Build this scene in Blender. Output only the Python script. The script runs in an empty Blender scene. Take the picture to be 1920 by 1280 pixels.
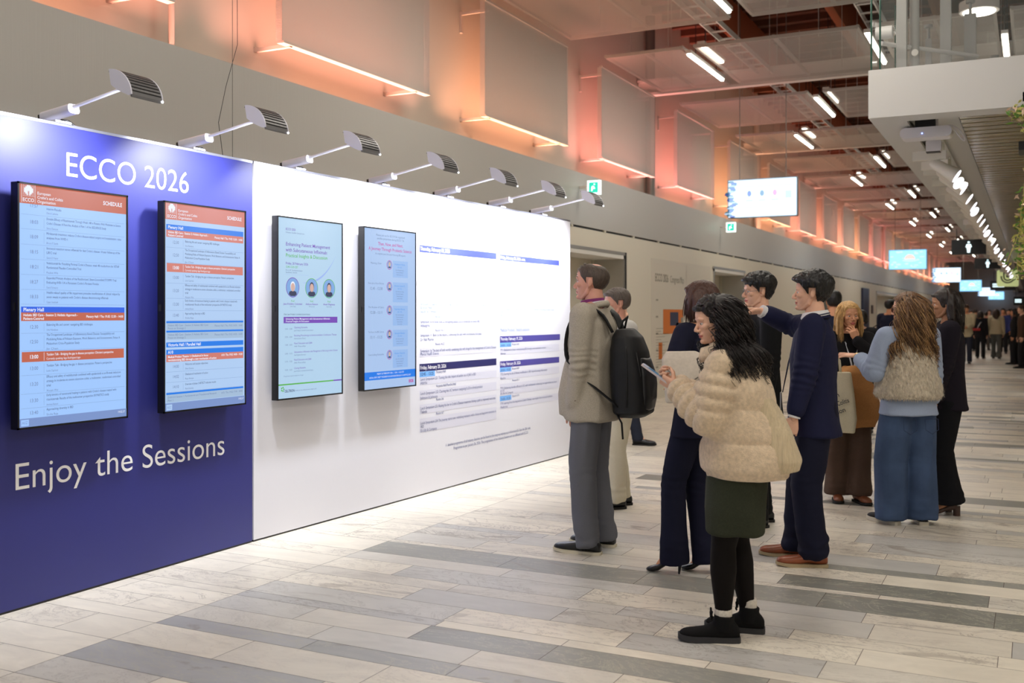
import bpy, math, random
import numpy as np
from mathutils import Vector, Matrix, noise as mnoise
random.seed(7)
scene = bpy.context.scene
PI = math.pi
# ------------------------------------------------------------------ camera
F, CX, Y0, EYE = 1940.0, 960.0, 590.0, 1.5
TH = math.atan(977.0 / F)
cam_d = bpy.data.cameras.new('camera')
cam = bpy.data.objects.new('camera', cam_d)
scene.collection.objects.link(cam)
cam.location = (0, 0, EYE)
cam.rotation_euler = (PI / 2, 0, TH)
cam_d.sensor_width = 36.0
cam_d.lens = F / 1920 * 36.0
cam_d.shift_x = 0.0
cam_d.shift_y = (Y0 - 640.0) / 1920.0
cam_d.clip_end = 300
cam_d.dof.use_dof = True
cam_d.dof.focus_distance = 6.3
cam_d.dof.aperture_fstop = 2.8
scene.camera = cam
scene.view_settings.view_transform = 'Standard'
scene.view_settings.look = 'None'
scene.view_settings.gamma = 1.0
scene.view_settings.exposure = 0.0
scene.view_settings.use_curve_mapping = False
# ------------------------------------------------------------------ world (even ambient fill added for the hall, equal from all sides)
w = bpy.data.worlds.new('world'); scene.world = w; w.use_nodes = True
w.node_tree.nodes['Background'].inputs[0].default_value = (1.0, 0.95, 0.88, 1)
w.node_tree.nodes['Background'].inputs[1].default_value = 0.47

def area_light(name, loc, rot, sx, sy, power, color=(1, 1, 1), spread=None):
    l = bpy.data.lights.new(name, 'AREA'); l.shape = 'RECTANGLE'; l.size = sx; l.size_y = sy
    l.energy = power; l.color = color
    if spread: l.spread = spread
    o = bpy.data.objects.new(name, l); o.location = loc; o.rotation_euler = rot
    scene.collection.objects.link(o); return o
WARM = (1.0, 0.93, 0.82)
# unseen area lights added at ceiling height to fill the hall, without fixtures
for yy in (3.0, 9.0, 15.0, 22.0, 30.0, 40.0, 52.0, 66.0, 82.0):
    area_light('hall_fill', (-2.6, yy, 5.3), (0, 0, 0), 3.2, 1.2, 92, WARM)
for yy in (-1.0, 5.0):
    area_light('hall_fill', (2.6, yy, 5.2), (0, 0, 0), 2.0, 1.6, 100, WARM)

# ------------------------------------------------------------------ mesh helpers
def lin(c):
    c = c / 255.0
    return c / 12.92 if c <= 0.04045 else ((c + 0.055) / 1.055) ** 2.4
def rgb(r, g, b): return (lin(r), lin(g), lin(b), 1.0)

_m = {}
def mat(name, col, rough=0.6, metal=0.0, emit=None, es=1.0, alpha=1.0, bump=None, var=None, coat=0.0, spec=0.5, sheen=0.0, trans=0.0):
    if name in _m: return _m[name]
    m = bpy.data.materials.new(name); m.use_nodes = True; _m[name] = m
    nt = m.node_tree; b = nt.nodes['Principled BSDF']
    b.inputs['Base Color'].default_value = col
    b.inputs['Roughness'].default_value = rough
    b.inputs['Metallic'].default_value = metal
    b.inputs['Specular IOR Level'].default_value = spec
    b.inputs['Coat Weight'].default_value = coat
    b.inputs['Sheen Weight'].default_value = sheen
    b.inputs['Alpha'].default_value = alpha
    b.inputs['Transmission Weight'].default_value = trans
    if emit:
        b.inputs['Emission Color'].default_value = emit
        b.inputs['Emission Strength'].default_value = es
    tc = None
    if var or bump:
        tc = nt.nodes.new('ShaderNodeTexCoord')
    if var:            # (scale, amount, stretch xyz)
        mp = nt.nodes.new('ShaderNodeMapping'); nt.links.new(tc.outputs['Object'], mp.inputs[0])
        mp.inputs['Scale'].default_value = var[2] if len(var) > 2 else (1, 1, 1)
        n = nt.nodes.new('ShaderNodeTexNoise'); n.inputs['Scale'].default_value = var[0]; n.inputs['Detail'].default_value = 5
        nt.links.new(mp.outputs[0], n.inputs[0])
        r = nt.nodes.new('ShaderNodeMapRange'); nt.links.new(n.outputs[0], r.inputs[0])
        r.inputs[1].default_value = 0.3; r.inputs[2].default_value = 0.7
        r.inputs[3].default_value = 1 - var[1]; r.inputs[4].default_value = 1 + var[1]
        mx = nt.nodes.new('ShaderNodeVectorMath'); mx.operation = 'SCALE'
        mx.inputs[0].default_value = col[:3]; nt.links.new(r.outputs[0], mx.inputs['Scale'])
        nt.links.new(mx.outputs[0], b.inputs['Base Color'])
    if bump:           # (scale, strength, distance, stretch)
        mp = nt.nodes.new('ShaderNodeMapping'); nt.links.new(tc.outputs['Object'], mp.inputs[0])
        mp.inputs['Scale'].default_value = bump[3] if len(bump) > 3 else (1, 1, 1)
        n = nt.nodes.new('ShaderNodeTexNoise'); n.inputs['Scale'].default_value = bump[0]; n.inputs['Detail'].default_value = 4
        nt.links.new(mp.outputs[0], n.inputs[0])
        bp = nt.nodes.new('ShaderNodeBump'); bp.inputs['Strength'].default_value = bump[1]; bp.inputs['Distance'].default_value = bump[2]
        nt.links.new(n.outputs[0], bp.inputs['Height']); nt.links.new(bp.outputs[0], b.inputs['Normal'])
    return m

class MB:
    def __init__(s): s.v = []; s.f = []; s.m = []; s.mats = []
    def mi(s, m):
        if m not in s.mats: s.mats.append(m)
        return s.mats.index(m)
    def add(s, vs, fs, m):
        k = len(s.v); i = s.mi(m)
        s.v.extend([tuple(p) for p in vs]); s.f.extend([tuple(a + k for a in f) for f in fs]); s.m.extend([i] * len(fs)); return s
    def box(s, a, b, m, M=None):
        (x0, y0, z0), (x1, y1, z1) = a, b
        vs = [Vector(p) for p in ((x0, y0, z0), (x1, y0, z0), (x1, y1, z0), (x0, y1, z0), (x0, y0, z1), (x1, y0, z1), (x1, y1, z1), (x0, y1, z1))]
        if M: vs = [M @ p for p in vs]
        return s.add(vs, [(0, 3, 2, 1), (4, 5, 6, 7), (0, 1, 5, 4), (1, 2, 6, 5), (2, 3, 7, 6), (3, 0, 4, 7)], m)
    def rbox(s, a, b, r, m, M=None, axis=2, n=5):
        """box with rounded edges along one axis"""
        ax = [0, 1, 2]; ax.remove(axis); i, j = ax
        lo = [a[i], a[j]]; hi = [b[i], b[j]]; pts = []
        for (cx, cy, t0) in ((hi[0] - r, hi[1] - r, 0), (lo[0] + r, hi[1] - r, PI / 2), (lo[0] + r, lo[1] + r, PI), (hi[0] - r, lo[1] + r, 1.5 * PI)):
            for k in range(n):
                t = t0 + PI / 2 * k / (n - 1); pts.append((cx + r * math.cos(t), cy + r * math.sin(t)))
        vs = []
        for h in (a[axis], b[axis]):
            for p in pts:
                q = [0, 0, 0]; q[i] = p[0]; q[j] = p[1]; q[axis] = h; vs.append(Vector(q))
        if M: vs = [M @ p for p in vs]
        L = len(pts); fs = [tuple(range(L - 1, -1, -1)), tuple(range(L, 2 * L))] + [(k, (k + 1) % L, L + (k + 1) % L, L + k) for k in range(L)]
        return s.add(vs, fs, m)
    def quad(s, a, b, c, d, m): return s.add([a, b, c, d], [(0, 1, 2, 3)], m)
    def tube(s, pts, r, m, n=8, cap=True, flat=None):
        pts = [Vector(p) for p in pts]; rs = r if isinstance(r, (list, tuple)) else [r] * len(pts)
        vs = []; up = None
        for i, p in enumerate(pts):
            t = (pts[min(i + 1, len(pts) - 1)] - pts[max(i - 1, 0)])
            t = t.normalized() if t.length > 1e-9 else Vector((0, 0, 1))
            if up is None:
                up = Vector((0, 0, 1)) if abs(t.z) < 0.9 else Vector((1, 0, 0))
            a = t.cross(up)
            a = a.normalized() if a.length > 1e-6 else Vector((1, 0, 0))
            up = a.cross(t).normalized(); fl = flat or 1.0
            for k in range(n):
                q = 2 * PI * k / n; vs.append(p + a * (rs[i] * math.cos(q)) + up * (rs[i] * fl * math.sin(q)))
        fs = [(i * n + k, i * n + (k + 1) % n, (i + 1) * n + (k + 1) % n, (i + 1) * n + k) for i in range(len(pts) - 1) for k in range(n)]
        if cap: fs += [tuple(range(n - 1, -1, -1)), tuple((len(pts) - 1) * n + k for k in range(n))]
        return s.add(vs, fs, m)
    def loft(s, rings, m, n=24, cap=True):
        """rings: (centre, axis1, axis2, exponent); axis vectors are half widths"""
        vs = []
        for R in rings:
            c, a1, a2 = Vector(R[0]), Vector(R[1]), Vector(R[2]); e = R[3] if len(R) > 3 else 2.0
            for k in range(n):
                q = 2 * PI * k / n; cq, sq = math.cos(q), math.sin(q)
                vs.append(c + a1 * (math.copysign(abs(cq) ** (2 / e), cq)) + a2 * (math.copysign(abs(sq) ** (2 / e), sq)))
        L = len(rings)
        fs = [(i * n + k, i * n + (k + 1) % n, (i + 1) * n + (k + 1) % n, (i + 1) * n + k) for i in range(L - 1) for k in range(n)]
        if cap: fs += [tuple(range(n - 1, -1, -1)), tuple((L - 1) * n + k for k in range(n))]
        return s.add(vs, fs, m)
    def ball(s, c, r, m, nu=16, nv=10, M=None):
        c = Vector(c); r = r if isinstance(r, (tuple, list)) else (r, r, r); vs = [Vector((0, 0, -1))]
        for i in range(1, nv):
            t = PI * i / nv
            for k in range(nu): vs.append(Vector((math.sin(t) * math.cos(2 * PI * k / nu), math.sin(t) * math.sin(2 * PI * k / nu), -math.cos(t))))
        vs.append(Vector((0, 0, 1)))
        vs = [Vector((p.x * r[0], p.y * r[1], p.z * r[2])) for p in vs]
        if M: vs = [M @ p for p in vs]
        vs = [p + c for p in vs]; T = len(vs) - 1
        fs = [(0, 1 + (k + 1) % nu, 1 + k) for k in range(nu)]
        for i in range(nv - 2):
            for k in range(nu): a = 1 + i * nu; fs.append((a + k, a + (k + 1) % nu, a + nu + (k + 1) % nu, a + nu + k))
        a = 1 + (nv - 2) * nu; fs += [(a + k, a + (k + 1) % nu, T) for k in range(nu)]
        return s.add(vs, fs, m)
    def mesh(s, name, smooth=False):
        me = bpy.data.meshes.new(name); me.from_pydata(s.v, [], s.f)
        for m in s.mats: me.materials.append(m)
        if len(s.mats) > 1: me.polygons.foreach_set('material_index', s.m)
        if smooth: me.polygons.foreach_set('use_smooth', [True] * len(s.f))
        me.update(); return me
    def obj(s, name, parent=None, smooth=False, world=False, autos=None):
        """link as ONE mesh object; world=True: vertices are in world space and are moved into the parent's space"""
        me = s.mesh(name, smooth or autos is not None)
        if autos is not None: me.set_sharp_from_angle(angle=math.radians(autos))
        return link(name, me, parent, world)

def link(name, me, parent=None, world=False):
    o = bpy.data.objects.new(name, me); scene.collection.objects.link(o)
    if parent:
        o.parent = parent
        if world: me.transform(wmat(parent).inverted())
    return o
def wmat(o):
    m = Matrix.LocRotScale(o.location, o.rotation_euler, o.scale)
    return wmat(o.parent) @ m if o.parent else m
def tag(o, label=None, cat=None, group=None, kind=None):
    if label: o['label'] = label
    if cat: o['category'] = cat
    if group: o['group'] = group
    if kind: o['kind'] = kind
    return o
def thing(name, label, cat, loc=(0, 0, 0), rz=0.0, group=None):
    o = bpy.data.objects.new(name, None); o.empty_display_size = 0.1; scene.collection.objects.link(o)
    o.location = loc; o.rotation_euler = (0, 0, rz); return tag(o, label, cat, group)
def copy_tree(o, parent=None):
    c = o.copy(); scene.collection.objects.link(c)
    if parent: c.parent = parent
    for ch in list(o.children): copy_tree(ch, c)
    return c

_tc = {}
def text2d(s, res=3, bold=0.0):
    k = (s, res, bold)
    if k in _tc: return _tc[k]
    cu = bpy.data.curves.new('t', 'FONT'); cu.body = s; cu.size = 1.0; cu.resolution_u = res; cu.fill_mode = 'FRONT'; cu.offset = bold
    ob = bpy.data.objects.new('t', cu); scene.collection.objects.link(ob)
    dg = bpy.context.evaluated_depsgraph_get(); me = bpy.data.meshes.new_from_object(ob.evaluated_get(dg))
    n = len(me.vertices); co = np.zeros(n * 3); me.vertices.foreach_get('co', co); co = co.reshape(-1, 3)
    fs = [tuple(p.vertices) for p in me.polygons]
    bpy.data.objects.remove(ob); bpy.data.curves.remove(cu); bpy.data.meshes.remove(me)
    _tc[k] = (co[:, :2].copy(), fs); return _tc[k]
def text(mb, s, m, org, ex, ey, size, width=None, align='L', res=3, bold=0.0, off=0.0):
    """flat lettering: baseline start org, unit directions ex (along), ey (up)"""
    co, fs = text2d(s, res, bold)
    if len(co) == 0: return
    W = co[:, 0].max(); sx = size if width is None else width / W
    x0 = {'L': 0, 'C': -W * sx / 2, 'R': -W * sx}[align]
    org, ex, ey = Vector(org), Vector(ex), Vector(ey); nn = ex.cross(ey) * off
    o_, a_, b_ = np.array(org + nn), np.array(ex), np.array(ey)
    P = o_ + np.outer(co[:, 0] * sx + x0, a_) + np.outer(co[:, 1] * size, b_)
    mb.add(P.tolist(), fs, m)
# ------------------------------------------------------------------ floor of stone planks
def node_floor():
    m = bpy.data.materials.new('marble_planks'); m.use_nodes = True; nt = m.node_tree; N = nt.nodes; L = nt.links; b = N['Principled BSDF']
    at = N.new('ShaderNodeAttribute'); at.attribute_name = 'tone'; sp = N.new('ShaderNodeSeparateColor'); L.new(at.outputs['Color'], sp.inputs[0])
    tc = N.new('ShaderNodeTexCoord')
    ofs = N.new('ShaderNodeVectorMath'); ofs.operation = 'SCALE'; L.new(at.outputs['Vector'], ofs.inputs[0]); ofs.inputs['Scale'].default_value = 37.0
    ad = N.new('ShaderNodeVectorMath'); L.new(tc.outputs['Object'], ad.inputs[0]); L.new(ofs.outputs[0], ad.inputs[1])
    mp = N.new('ShaderNodeMapping'); mp.inputs['Scale'].default_value = (1.0, 2.2, 1); mp.inputs['Rotation'].default_value = (0, 0, 0.35); L.new(ad.outputs[0], mp.inputs[0])
    # base tone ramp by plank
    r = N.new('ShaderNodeValToRGB'); L.new(sp.outputs[0], r.inputs[0]); e = r.color_ramp.elements
    e[0].position = 0.0; e[0].color = rgb(124, 125, 118)
    e[1].position = 1.0; e[1].color = rgb(236, 229, 214)
    for p, c in ((0.16, rgb(156, 156, 150)), (0.24, rgb(178, 178, 178)), (0.42, rgb(204, 202, 196)), (0.7, rgb(224, 217, 203))):
        x = e.new(p); x.color = c
    # cloudy variation
    n1 = N.new('ShaderNodeTexNoise'); n1.inputs['Scale'].default_value = 2.2; n1.inputs['Detail'].default_value = 8; n1.inputs['Roughness'].default_value = 0.62; n1.inputs['Distortion'].default_value = 1.2
    L.new(mp.outputs[0], n1.inputs[0])
    cr = N.new('ShaderNodeMapRange'); L.new(n1.outputs[0], cr.inputs[0]); cr.inputs[1].default_value = 0.3; cr.inputs[2].default_value = 0.7; cr.inputs[3].default_value = 0.86; cr.inputs[4].default_value = 1.05
    sc = N.new('ShaderNodeVectorMath'); sc.operation = 'SCALE'; L.new(r.outputs[0], sc.inputs[0]); L.new(cr.outputs[0], sc.inputs['Scale'])
    # veins
    n2 = N.new('ShaderNodeTexNoise'); n2.inputs['Scale'].default_value = 1.7; n2.inputs['Detail'].default_value = 9; n2.inputs['Roughness'].default_value = 0.7; n2.inputs['Distortion'].default_value = 2.4
    L.new(mp.outputs[0], n2.inputs[0])
    s1 = N.new('ShaderNodeMath'); s1.operation = 'SUBTRACT'; L.new(n2.outputs[0], s1.inputs[0]); s1.inputs[1].default_value = 0.5
    s2 = N.new('ShaderNodeMath'); s2.operation = 'ABSOLUTE'; L.new(s1.outputs[0], s2.inputs[0])
    vr = N.new('ShaderNodeMapRange'); L.new(s2.outputs[0], vr.inputs[0]); vr.inputs[1].default_value = 0.0; vr.inputs[2].default_value = 0.014; vr.inputs[3].default_value = 1.0; vr.inputs[4].default_value = 0.0
    va = N.new('ShaderNodeMath'); va.operation = 'MULTIPLY'; L.new(vr.outputs[0], va.inputs[0]); L.new(sp.outputs[1], va.inputs[1])
    mx = N.new('ShaderNodeMix'); mx.data_type = 'RGBA'; L.new(va.outputs[0], mx.inputs[0]); L.new(sc.outputs[0], mx.inputs[6]); vc = N.new('ShaderNodeValToRGB'); L.new(sp.outputs[0], vc.inputs[0]); vc.color_ramp.interpolation = 'CONSTANT'; vc.color_ramp.elements[0].color = rgb(186, 184, 166); vc.color_ramp.elements[1].position = .3; vc.color_ramp.elements[1].color = rgb(128, 120, 114); L.new(vc.outputs[0], mx.inputs[7])
    # large stains for veined planks
    n3 = N.new('ShaderNodeTexNoise'); n3.inputs['Scale'].default_value = 1.1; n3.inputs['Detail'].default_value = 6; n3.inputs['Distortion'].default_value = 3.0; L.new(mp.outputs[0], n3.inputs[0])
    v3 = N.new('ShaderNodeMapRange'); L.new(n3.outputs[0], v3.inputs[0]); v3.inputs[1].default_value = 0.60; v3.inputs[2].default_value = 0.66; v3.inputs[3].default_value = 0; v3.inputs[4].default_value = 0.6
    v4 = N.new('ShaderNodeMath'); v4.operation = 'MULTIPLY'; L.new(v3.outputs[0], v4.inputs[0]); L.new(sp.outputs[1], v4.inputs[1])
    m2 = N.new('ShaderNodeMix'); m2.data_type = 'RGBA'; L.new(v4.outputs[0], m2.inputs[0]); L.new(mx.outputs[2], m2.inputs[6]); m2.inputs[7].default_value = rgb(140, 130, 120)
    L.new(m2.outputs[2], b.inputs['Base Color'])
    rr = N.new('ShaderNodeMapRange'); L.new(n1.outputs[0], rr.inputs[0]); rr.inputs[3].default_value = 0.30; rr.inputs[4].default_value = 0.46; L.new(rr.outputs[0], b.inputs['Roughness'])
    b.inputs['Specular IOR Level'].default_value = 0.45
    return m
def build_floor():
    rnd = random.Random(11)
    rows = []; y = -1.0
    fixed = [2.94, 3.18, 3.44, 3.721, 3.862, 4.07, 4.29, 4.387, 4.62, 4.86, 5.02, 5.269, 5.455, 5.755, 5.83, 6.07, 6.30, 6.42, 6.70, 6.86, 7.12, 7.40, 7.55, 7.82, 7.95]
    while y < 2.9: rows.append(y); y += rnd.choice((.15, .2, .25, .3))
    rows += fixed; y = fixed[-1]
    while y < 96: y += rnd.choice((.12, .18, .25, .25, .3)); rows.append(y)
    darkrows = {3.721: (-3.82, -1.7, .22), 5.455: (-3.82, -1.45, .13), 6.30: (-1.3, 2, .12), 3.18: (-3.82, -2.6, .2), 4.07: (-2.2, -0.7, .13)}
    mb = MB(); fm = node_floor(); gm = mat('grout', rgb(96, 86, 80), 0.8); tones = []
    J = -3.82
    for i in range(len(rows) - 1):
        ya, yb = rows[i] + .0015, rows[i + 1] - .0015
        xs = []; x = -6.0
        while x < J - .3: xs.append(x); x += rnd.choice((.45, .6, .9))
        xs.append(J) if J - xs[-1] > .2 else xs.__setitem__(-1, J)
        x = J
        while x < 9: x += rnd.uniform(.5, 1.25) if ya < 30 else rnd.uniform(1.2, 3); xs.append(x)
        rowt = rnd.random(); far_dark = rnd.random() < 0.2
        for k in range(len(xs) - 1):
            xa, xb = xs[k] + .0015, xs[k + 1] - .0015
            left = xb <= J + .01
            t = rnd.uniform(.5, 1.0); vein = rnd.random() ** 1.7
            if left: t = rnd.uniform(.72, 1.0); vein = rnd.random() ** 1.5
            else:
                q = rnd.random()
                if q < .035 and ya > 8: t = rnd.uniform(.04, .2)
                elif q < .27: t = rnd.uniform(.32, .5)
                for y_, (x0, x1, tt) in darkrows.items():
                    if abs(rows[i] - y_) < .01 and x0 - .2 < (xa + xb) / 2 < x1: t = tt + rnd.uniform(-.02, .03); vein = .85
                if abs(rows[i] - 5.455) < .01 and -1.45 < xa < 0: t = .03; vein = .9
                if abs(rows[i] - 5.83) < .01 and -1.3 < (xa + xb) / 2 < -.5: t = .03
                if rows[i] > 7 and far_dark and rnd.random() < .7: t = rnd.uniform(.02, .3)
            mb.add([(xa, ya, 0), (xb, ya, 0), (xb, yb, 0), (xa, yb, 0)], [(0, 1, 2, 3)], fm)
            tones.append((t, min(1, vein), rnd.random(), 1))
    mb.box((-6.3, -1, -.3), (9, 97, -.0015), gm)
    for _ in range(6): tones.append((.5, 0, 0, 1))
    me = mb.mesh('floor'); a = me.attributes.new('tone', 'FLOAT_COLOR', 'FACE'); a.data.foreach_set('color', np.array(tones, dtype=np.float32).ravel())
    o = link('floor', me); tag(o, kind='structure')
build_floor()

# ------------------------------------------------------------------ long left wall: lower cream wall with door niches, ledge, recessed upper wall
M_wall = mat('cream_wall', rgb(222, 216, 200), 0.55, bump=(3, .05, .01))
M_fascia = mat('fascia_metal', rgb(186, 184, 178), 0.42, metal=0.0, spec=.6, bump=(90, .12, .01, (1, 1, .02)))
M_upper = mat('upper_wall', rgb(214, 206, 192), 0.75)
M_white = mat('white_paint', rgb(226, 224, 218), 0.5)
M_grey = mat('grey_metal', rgb(130, 128, 122), 0.45, metal=.6)
M_dark = mat('dark_metal', rgb(30, 30, 32), 0.5)
M_door = mat('dark_door', rgb(62, 62, 62), 0.5)
M_steel = mat('brushed_steel', rgb(190, 188, 182), 0.35, metal=.8)
XW, ZD, ZR, ZF = -6.0, 2.47, 2.79, 3.6
niches = [(10.9, 16.0, True), (21.3, 23.9, False), (33.5, 36.0, True), (46.6, 57.0, False), (63.0, 66.0, True), (72, 76, False), (82, 85, True)]
wl = MB(); y = -1.0
for a, b, _ in niches:
    wl.box((XW - .6, y, 0), (XW, a, ZR), M_wall); wl.box((XW - .6, a, ZD), (XW, b, ZR), M_wall); wl.box((XW - .62, a - .02, 0), (XW - .58, b + .02, ZD), M_wall); y = b
wl.box((XW - .6, y, 0), (XW, 97, ZR), M_wall)
wl.obj('wall_left'); tag(bpy.data.objects['wall_left'], kind='structure')
f = MB(); f.box((XW - .6, -1, ZR + .03), (XW + .02, 97, ZF), M_fascia)
f.box((XW - .55, -1, ZR), (XW - .01, 97, ZR + .03), M_dark)
for yy in np.arange(12.5, 96, 1.3): f.box((XW - .01, yy, ZR), (XW + .015, yy + .07, ZR + .03), M_wall)
f.obj('trim_1'); tag(bpy.data.objects['trim_1'], kind='structure')
u = MB(); u.box((XW - .7, -1, ZF - .05), (XW - .42, 97, 7.4), M_upper); u.obj('wall_upper'); tag(bpy.data.objects['wall_upper'], kind='structure')
for i, (a, b, dk) in enumerate(niches, 1):
    t = bpy.data.objects.new('door_%d' % i, None); t.location = (XW, (a + b) / 2, 0); scene.collection.objects.link(t); tag(t, kind='structure')
    fr = MB()
    fr.box((XW - .5, b - .06, 0), (XW + .02, b, ZD), M_steel); fr.box((XW - .5, a, 0), (XW + .02, a + .06, ZD), M_steel); fr.box((XW - .5, a, ZD - .06), (XW + .02, b, ZD), M_white)
    fr.box((XW, b, 0), (XW + .03, b + .05, ZD + .05), M_dark) if dk else None
    fr.box((XW, a - .05, ZD), (XW + .025, b + .05, ZD + .05), M_steel)
    fr.obj('frame', t, world=True)
    lf = MB(); h = ZD - .28
    ya = a + .15
    if dk: lf.box((XW - .56, ya, 0.01), (XW - .5, ya + (b - a) * .5, h), M_door); lf.box((XW - .5, ya + .05, h), (XW - .44, ya + (b - a) * .5, h + .05), M_dark)
    else: lf.box((XW - .56, ya, 0.01), (XW - .5, ya + .7, h), M_dark)
    lf.obj('leaf', t, world=True)
    hd = MB(); hd.tube([(XW - .45, ya + (.55 if not dk else (b - a) * .45), .95), (XW - .45, ya + (.55 if not dk else (b - a) * .45), 1.25)], .014, M_steel); hd.obj('handle', t, world=True)

# expanded metal sheets
def mesh_mat(name, col, scale, hole, axes='XZ'):
    m = bpy.data.materials.new(name); m.use_nodes = True; nt = m.node_tree; N = nt.nodes; L = nt.links; b = N['Principled BSDF']
    b.inputs['Base Color'].default_value = col; b.inputs['Roughness'].default_value = .55
    tc = N.new('ShaderNodeTexCoord'); s = N.new('ShaderNodeSeparateXYZ'); L.new(tc.outputs['Object'], s.inputs[0])
    outs = []
    for ax, k in zip(axes, (scale, scale * 1.9)):
        a = N.new('ShaderNodeMath'); a.operation = 'MULTIPLY'; L.new(s.outputs['XYZ'.index(ax)], a.inputs[0]); a.inputs[1].default_value = k
        c = N.new('ShaderNodeMath'); c.operation = 'COSINE'; L.new(a.outputs[0], c.inputs[0]); outs.append(c)
    ad = N.new('ShaderNodeMath'); ad.operation = 'ADD'; L.new(outs[0].outputs[0], ad.inputs[0]); L.new(outs[1].outputs[0], ad.inputs[1])
    ab = N.new('ShaderNodeMath'); ab.operation = 'ABSOLUTE'; L.new(ad.outputs[0], ab.inputs[0])
    gt = N.new('ShaderNodeMath'); gt.operation = 'LESS_THAN'; L.new(ab.outputs[0], gt.inputs[0]); gt.inputs[1].default_value = hole
    L.new(gt.outputs[0], b.inputs['Alpha']); return m
M_meshw = mesh_mat('expanded_metal', rgb(206, 200, 192), 2 * PI / .028, .95, 'YZ')
M_meshc = mesh_mat('expanded_metal_ceiling', rgb(176, 170, 162), 2 * PI / .03, 1.05, 'XY')
M_edge = mat('panel_edge', rgb(206, 196, 186), .5)

LEDC = [(1.0, .34, .24), (1.0, .38, .28), (1.0, .42, .24), (1.0, .29, .26), (1.0, .29, .27), (1.0, .42, .22), (1.0, .40, .22), (1.0, .33, .25)]
bays = [3.50 + 3.83 * i for i in range(0, 23)]
def wall_panel():
    t = thing('mesh_panel', 'x', 'wall panel', (XW, 0, 3.95))
    p = MB(); p.box((0, 0, 0), (.012, 2.52, 1.4), M_meshw)
    p.box((-.06, -.004, 0), (.012, .004, 1.4), M_meshw); p.box((-.06, 2.516, 0), (.012, 2.524, 1.4), M_meshw)
    p.obj('sheet', t)
    e = MB(); e.box((-.05, 0, -.02), (.03, 2.52, 0), M_edge); e.obj('edge_rail', t); e = MB(); e.box((-.03, 0, 1.4), (.02, 2.52, 1.42), M_edge); e.obj('edge_rail', t)
    for yy in (.12, 2.25):
        for zz in (-.03, 1.3):
            k = MB(); k.box((-.42, yy, zz), (.0, yy + .035, zz + .035), M_edge); k.box((-.42, yy, zz - .22 * (zz > 0)), (-.39, yy + .05, zz + .05), M_edge); k.obj('bracket', t)
    return t
wp = wall_panel()
PLAB = ['expanded-metal panel on the orange-lit upper wall, above the blue panel, nearest the camera',
        'largest expanded-metal wall panel, above the arm lamps between the blue and white panels',
        'expanded-metal wall panel above the white panel, second whole one along the orange-lit wall',
        'expanded-metal panel on the salmon-pink wall just above the green exit sign',
        'expanded-metal wall panel between the steel pipe and the nearest hanging screen',
        'expanded-metal wall panel partly covered by the nearest hanging screen']
for i, y in enumerate(bays):
    o = wp if i == 0 else copy_tree(wp)
    o.location = (XW, y, 3.95)
    o['label'] = PLAB[i] if i < len(PLAB) else 'blurred expanded-metal wall panel in the far run beyond the nearest hanging screen'
    o['group'] = 'expanded metal panels along the upper wall' if i < len(PLAB) else 'far expanded metal wall panels'
# uplights on the ledge behind each panel
M_led = mat('led_lens', (1, .5, .3, 1), .4, emit=(1, .42, .2, 1), es=4)
def uplight():
    t = thing('led_bar', 'x', 'lamp', (XW - .25, 0, ZF))
    h = MB(); h.rbox((-.05, 0, 0), (.05, 1.6, .07), .02, M_dark, axis=1); h.obj('housing', t, autos=40)
    l = MB(); l.box((-.035, .03, .07), (.035, 1.57, .075), M_led); l.obj('lens', t); return t
up = uplight()
for i, y in enumerate(bays):
    o = up if i == 0 else copy_tree(up); o.location = (XW - .25, y + .45, ZF)
    tag(o, 'dark led bar hidden on the ledge under an expanded metal wall panel', group='led bars on the ledge')
    a = area_light('led_glow', (XW - .20, y + 1.25, ZF + .09), (PI, math.radians(14), 0), .22, 3.4, 44 if i < 9 else 52, LEDC[i % 8], math.radians(110))
# vertical steel pipes on the upper wall
for i, (yy, r, lab) in enumerate(((6.32, .025, 'thin painted pipe running up the upper wall above the first arm lamp'), (18.2, .09, 'steel pipe on the upper wall right of the exit sign, in front of salmon light'), (26.5, .09, 'pale steel post on the upper wall just above the nearest hanging screen'), (52, .09, 'far steel post on the orange-lit upper wall'))):
    p = MB(); p.tube([(XW - .31, yy, ZF), (XW - .31, yy, 7.0)], r, M_edge if i != 1 else M_grey, 12); tag(p.obj('pipe', autos=40), lab, 'pipe')

# ------------------------------------------------------------------ ceiling
M_deck = mat('roof_deck', rgb(112, 70, 50), .8, var=(1.5, .25))
M_gl = mat('timber_beam', rgb(120, 84, 52), .65, var=(4, .2, (4, .3, 4)))
c = MB(); c.box((XW - .7, -1, 7.3), (9, 97, 7.5), M_deck)
for yy in np.arange(0, 96, .6): c.box((XW - .6, yy, 7.18), (9, yy + .12, 7.3), M_deck)
c.obj('ceiling'); tag(bpy.data.objects['ceiling'], kind='structure')
for i, yy in enumerate((2.4, 10.1, 17.75, 25.4, 33.1, 40.7, 48.4, 56, 63.7)):
    b = MB(); b.box((XW - .4, yy, 5.45), (8, yy + .16, 5.5), M_white); b.box((XW - .4, yy + .06, 5.5), (8, yy + .1, 5.7), M_white); b.box((XW - .4, yy, 5.7), (8, yy + .16, 5.74), M_white)
    tag(b.obj('trim_%d' % (i + 2)), kind='structure')
b = MB()
b.box((.3, 0, 6.3), (.65, 97, 7.2), M_gl); b.box((-1.5, 0, 6.5), (-1.2, 97, 7.2), M_gl)
tag(b.obj('trim_12'), kind='structure')
b = MB()
for x in (-5.0, -3.1): b.box((x, -1, 6.6), (x + .14, 97, 7.2), mat('rust_beam', rgb(168, 92, 52), .7))
tag(b.obj('trim_13'), kind='structure')
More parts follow.
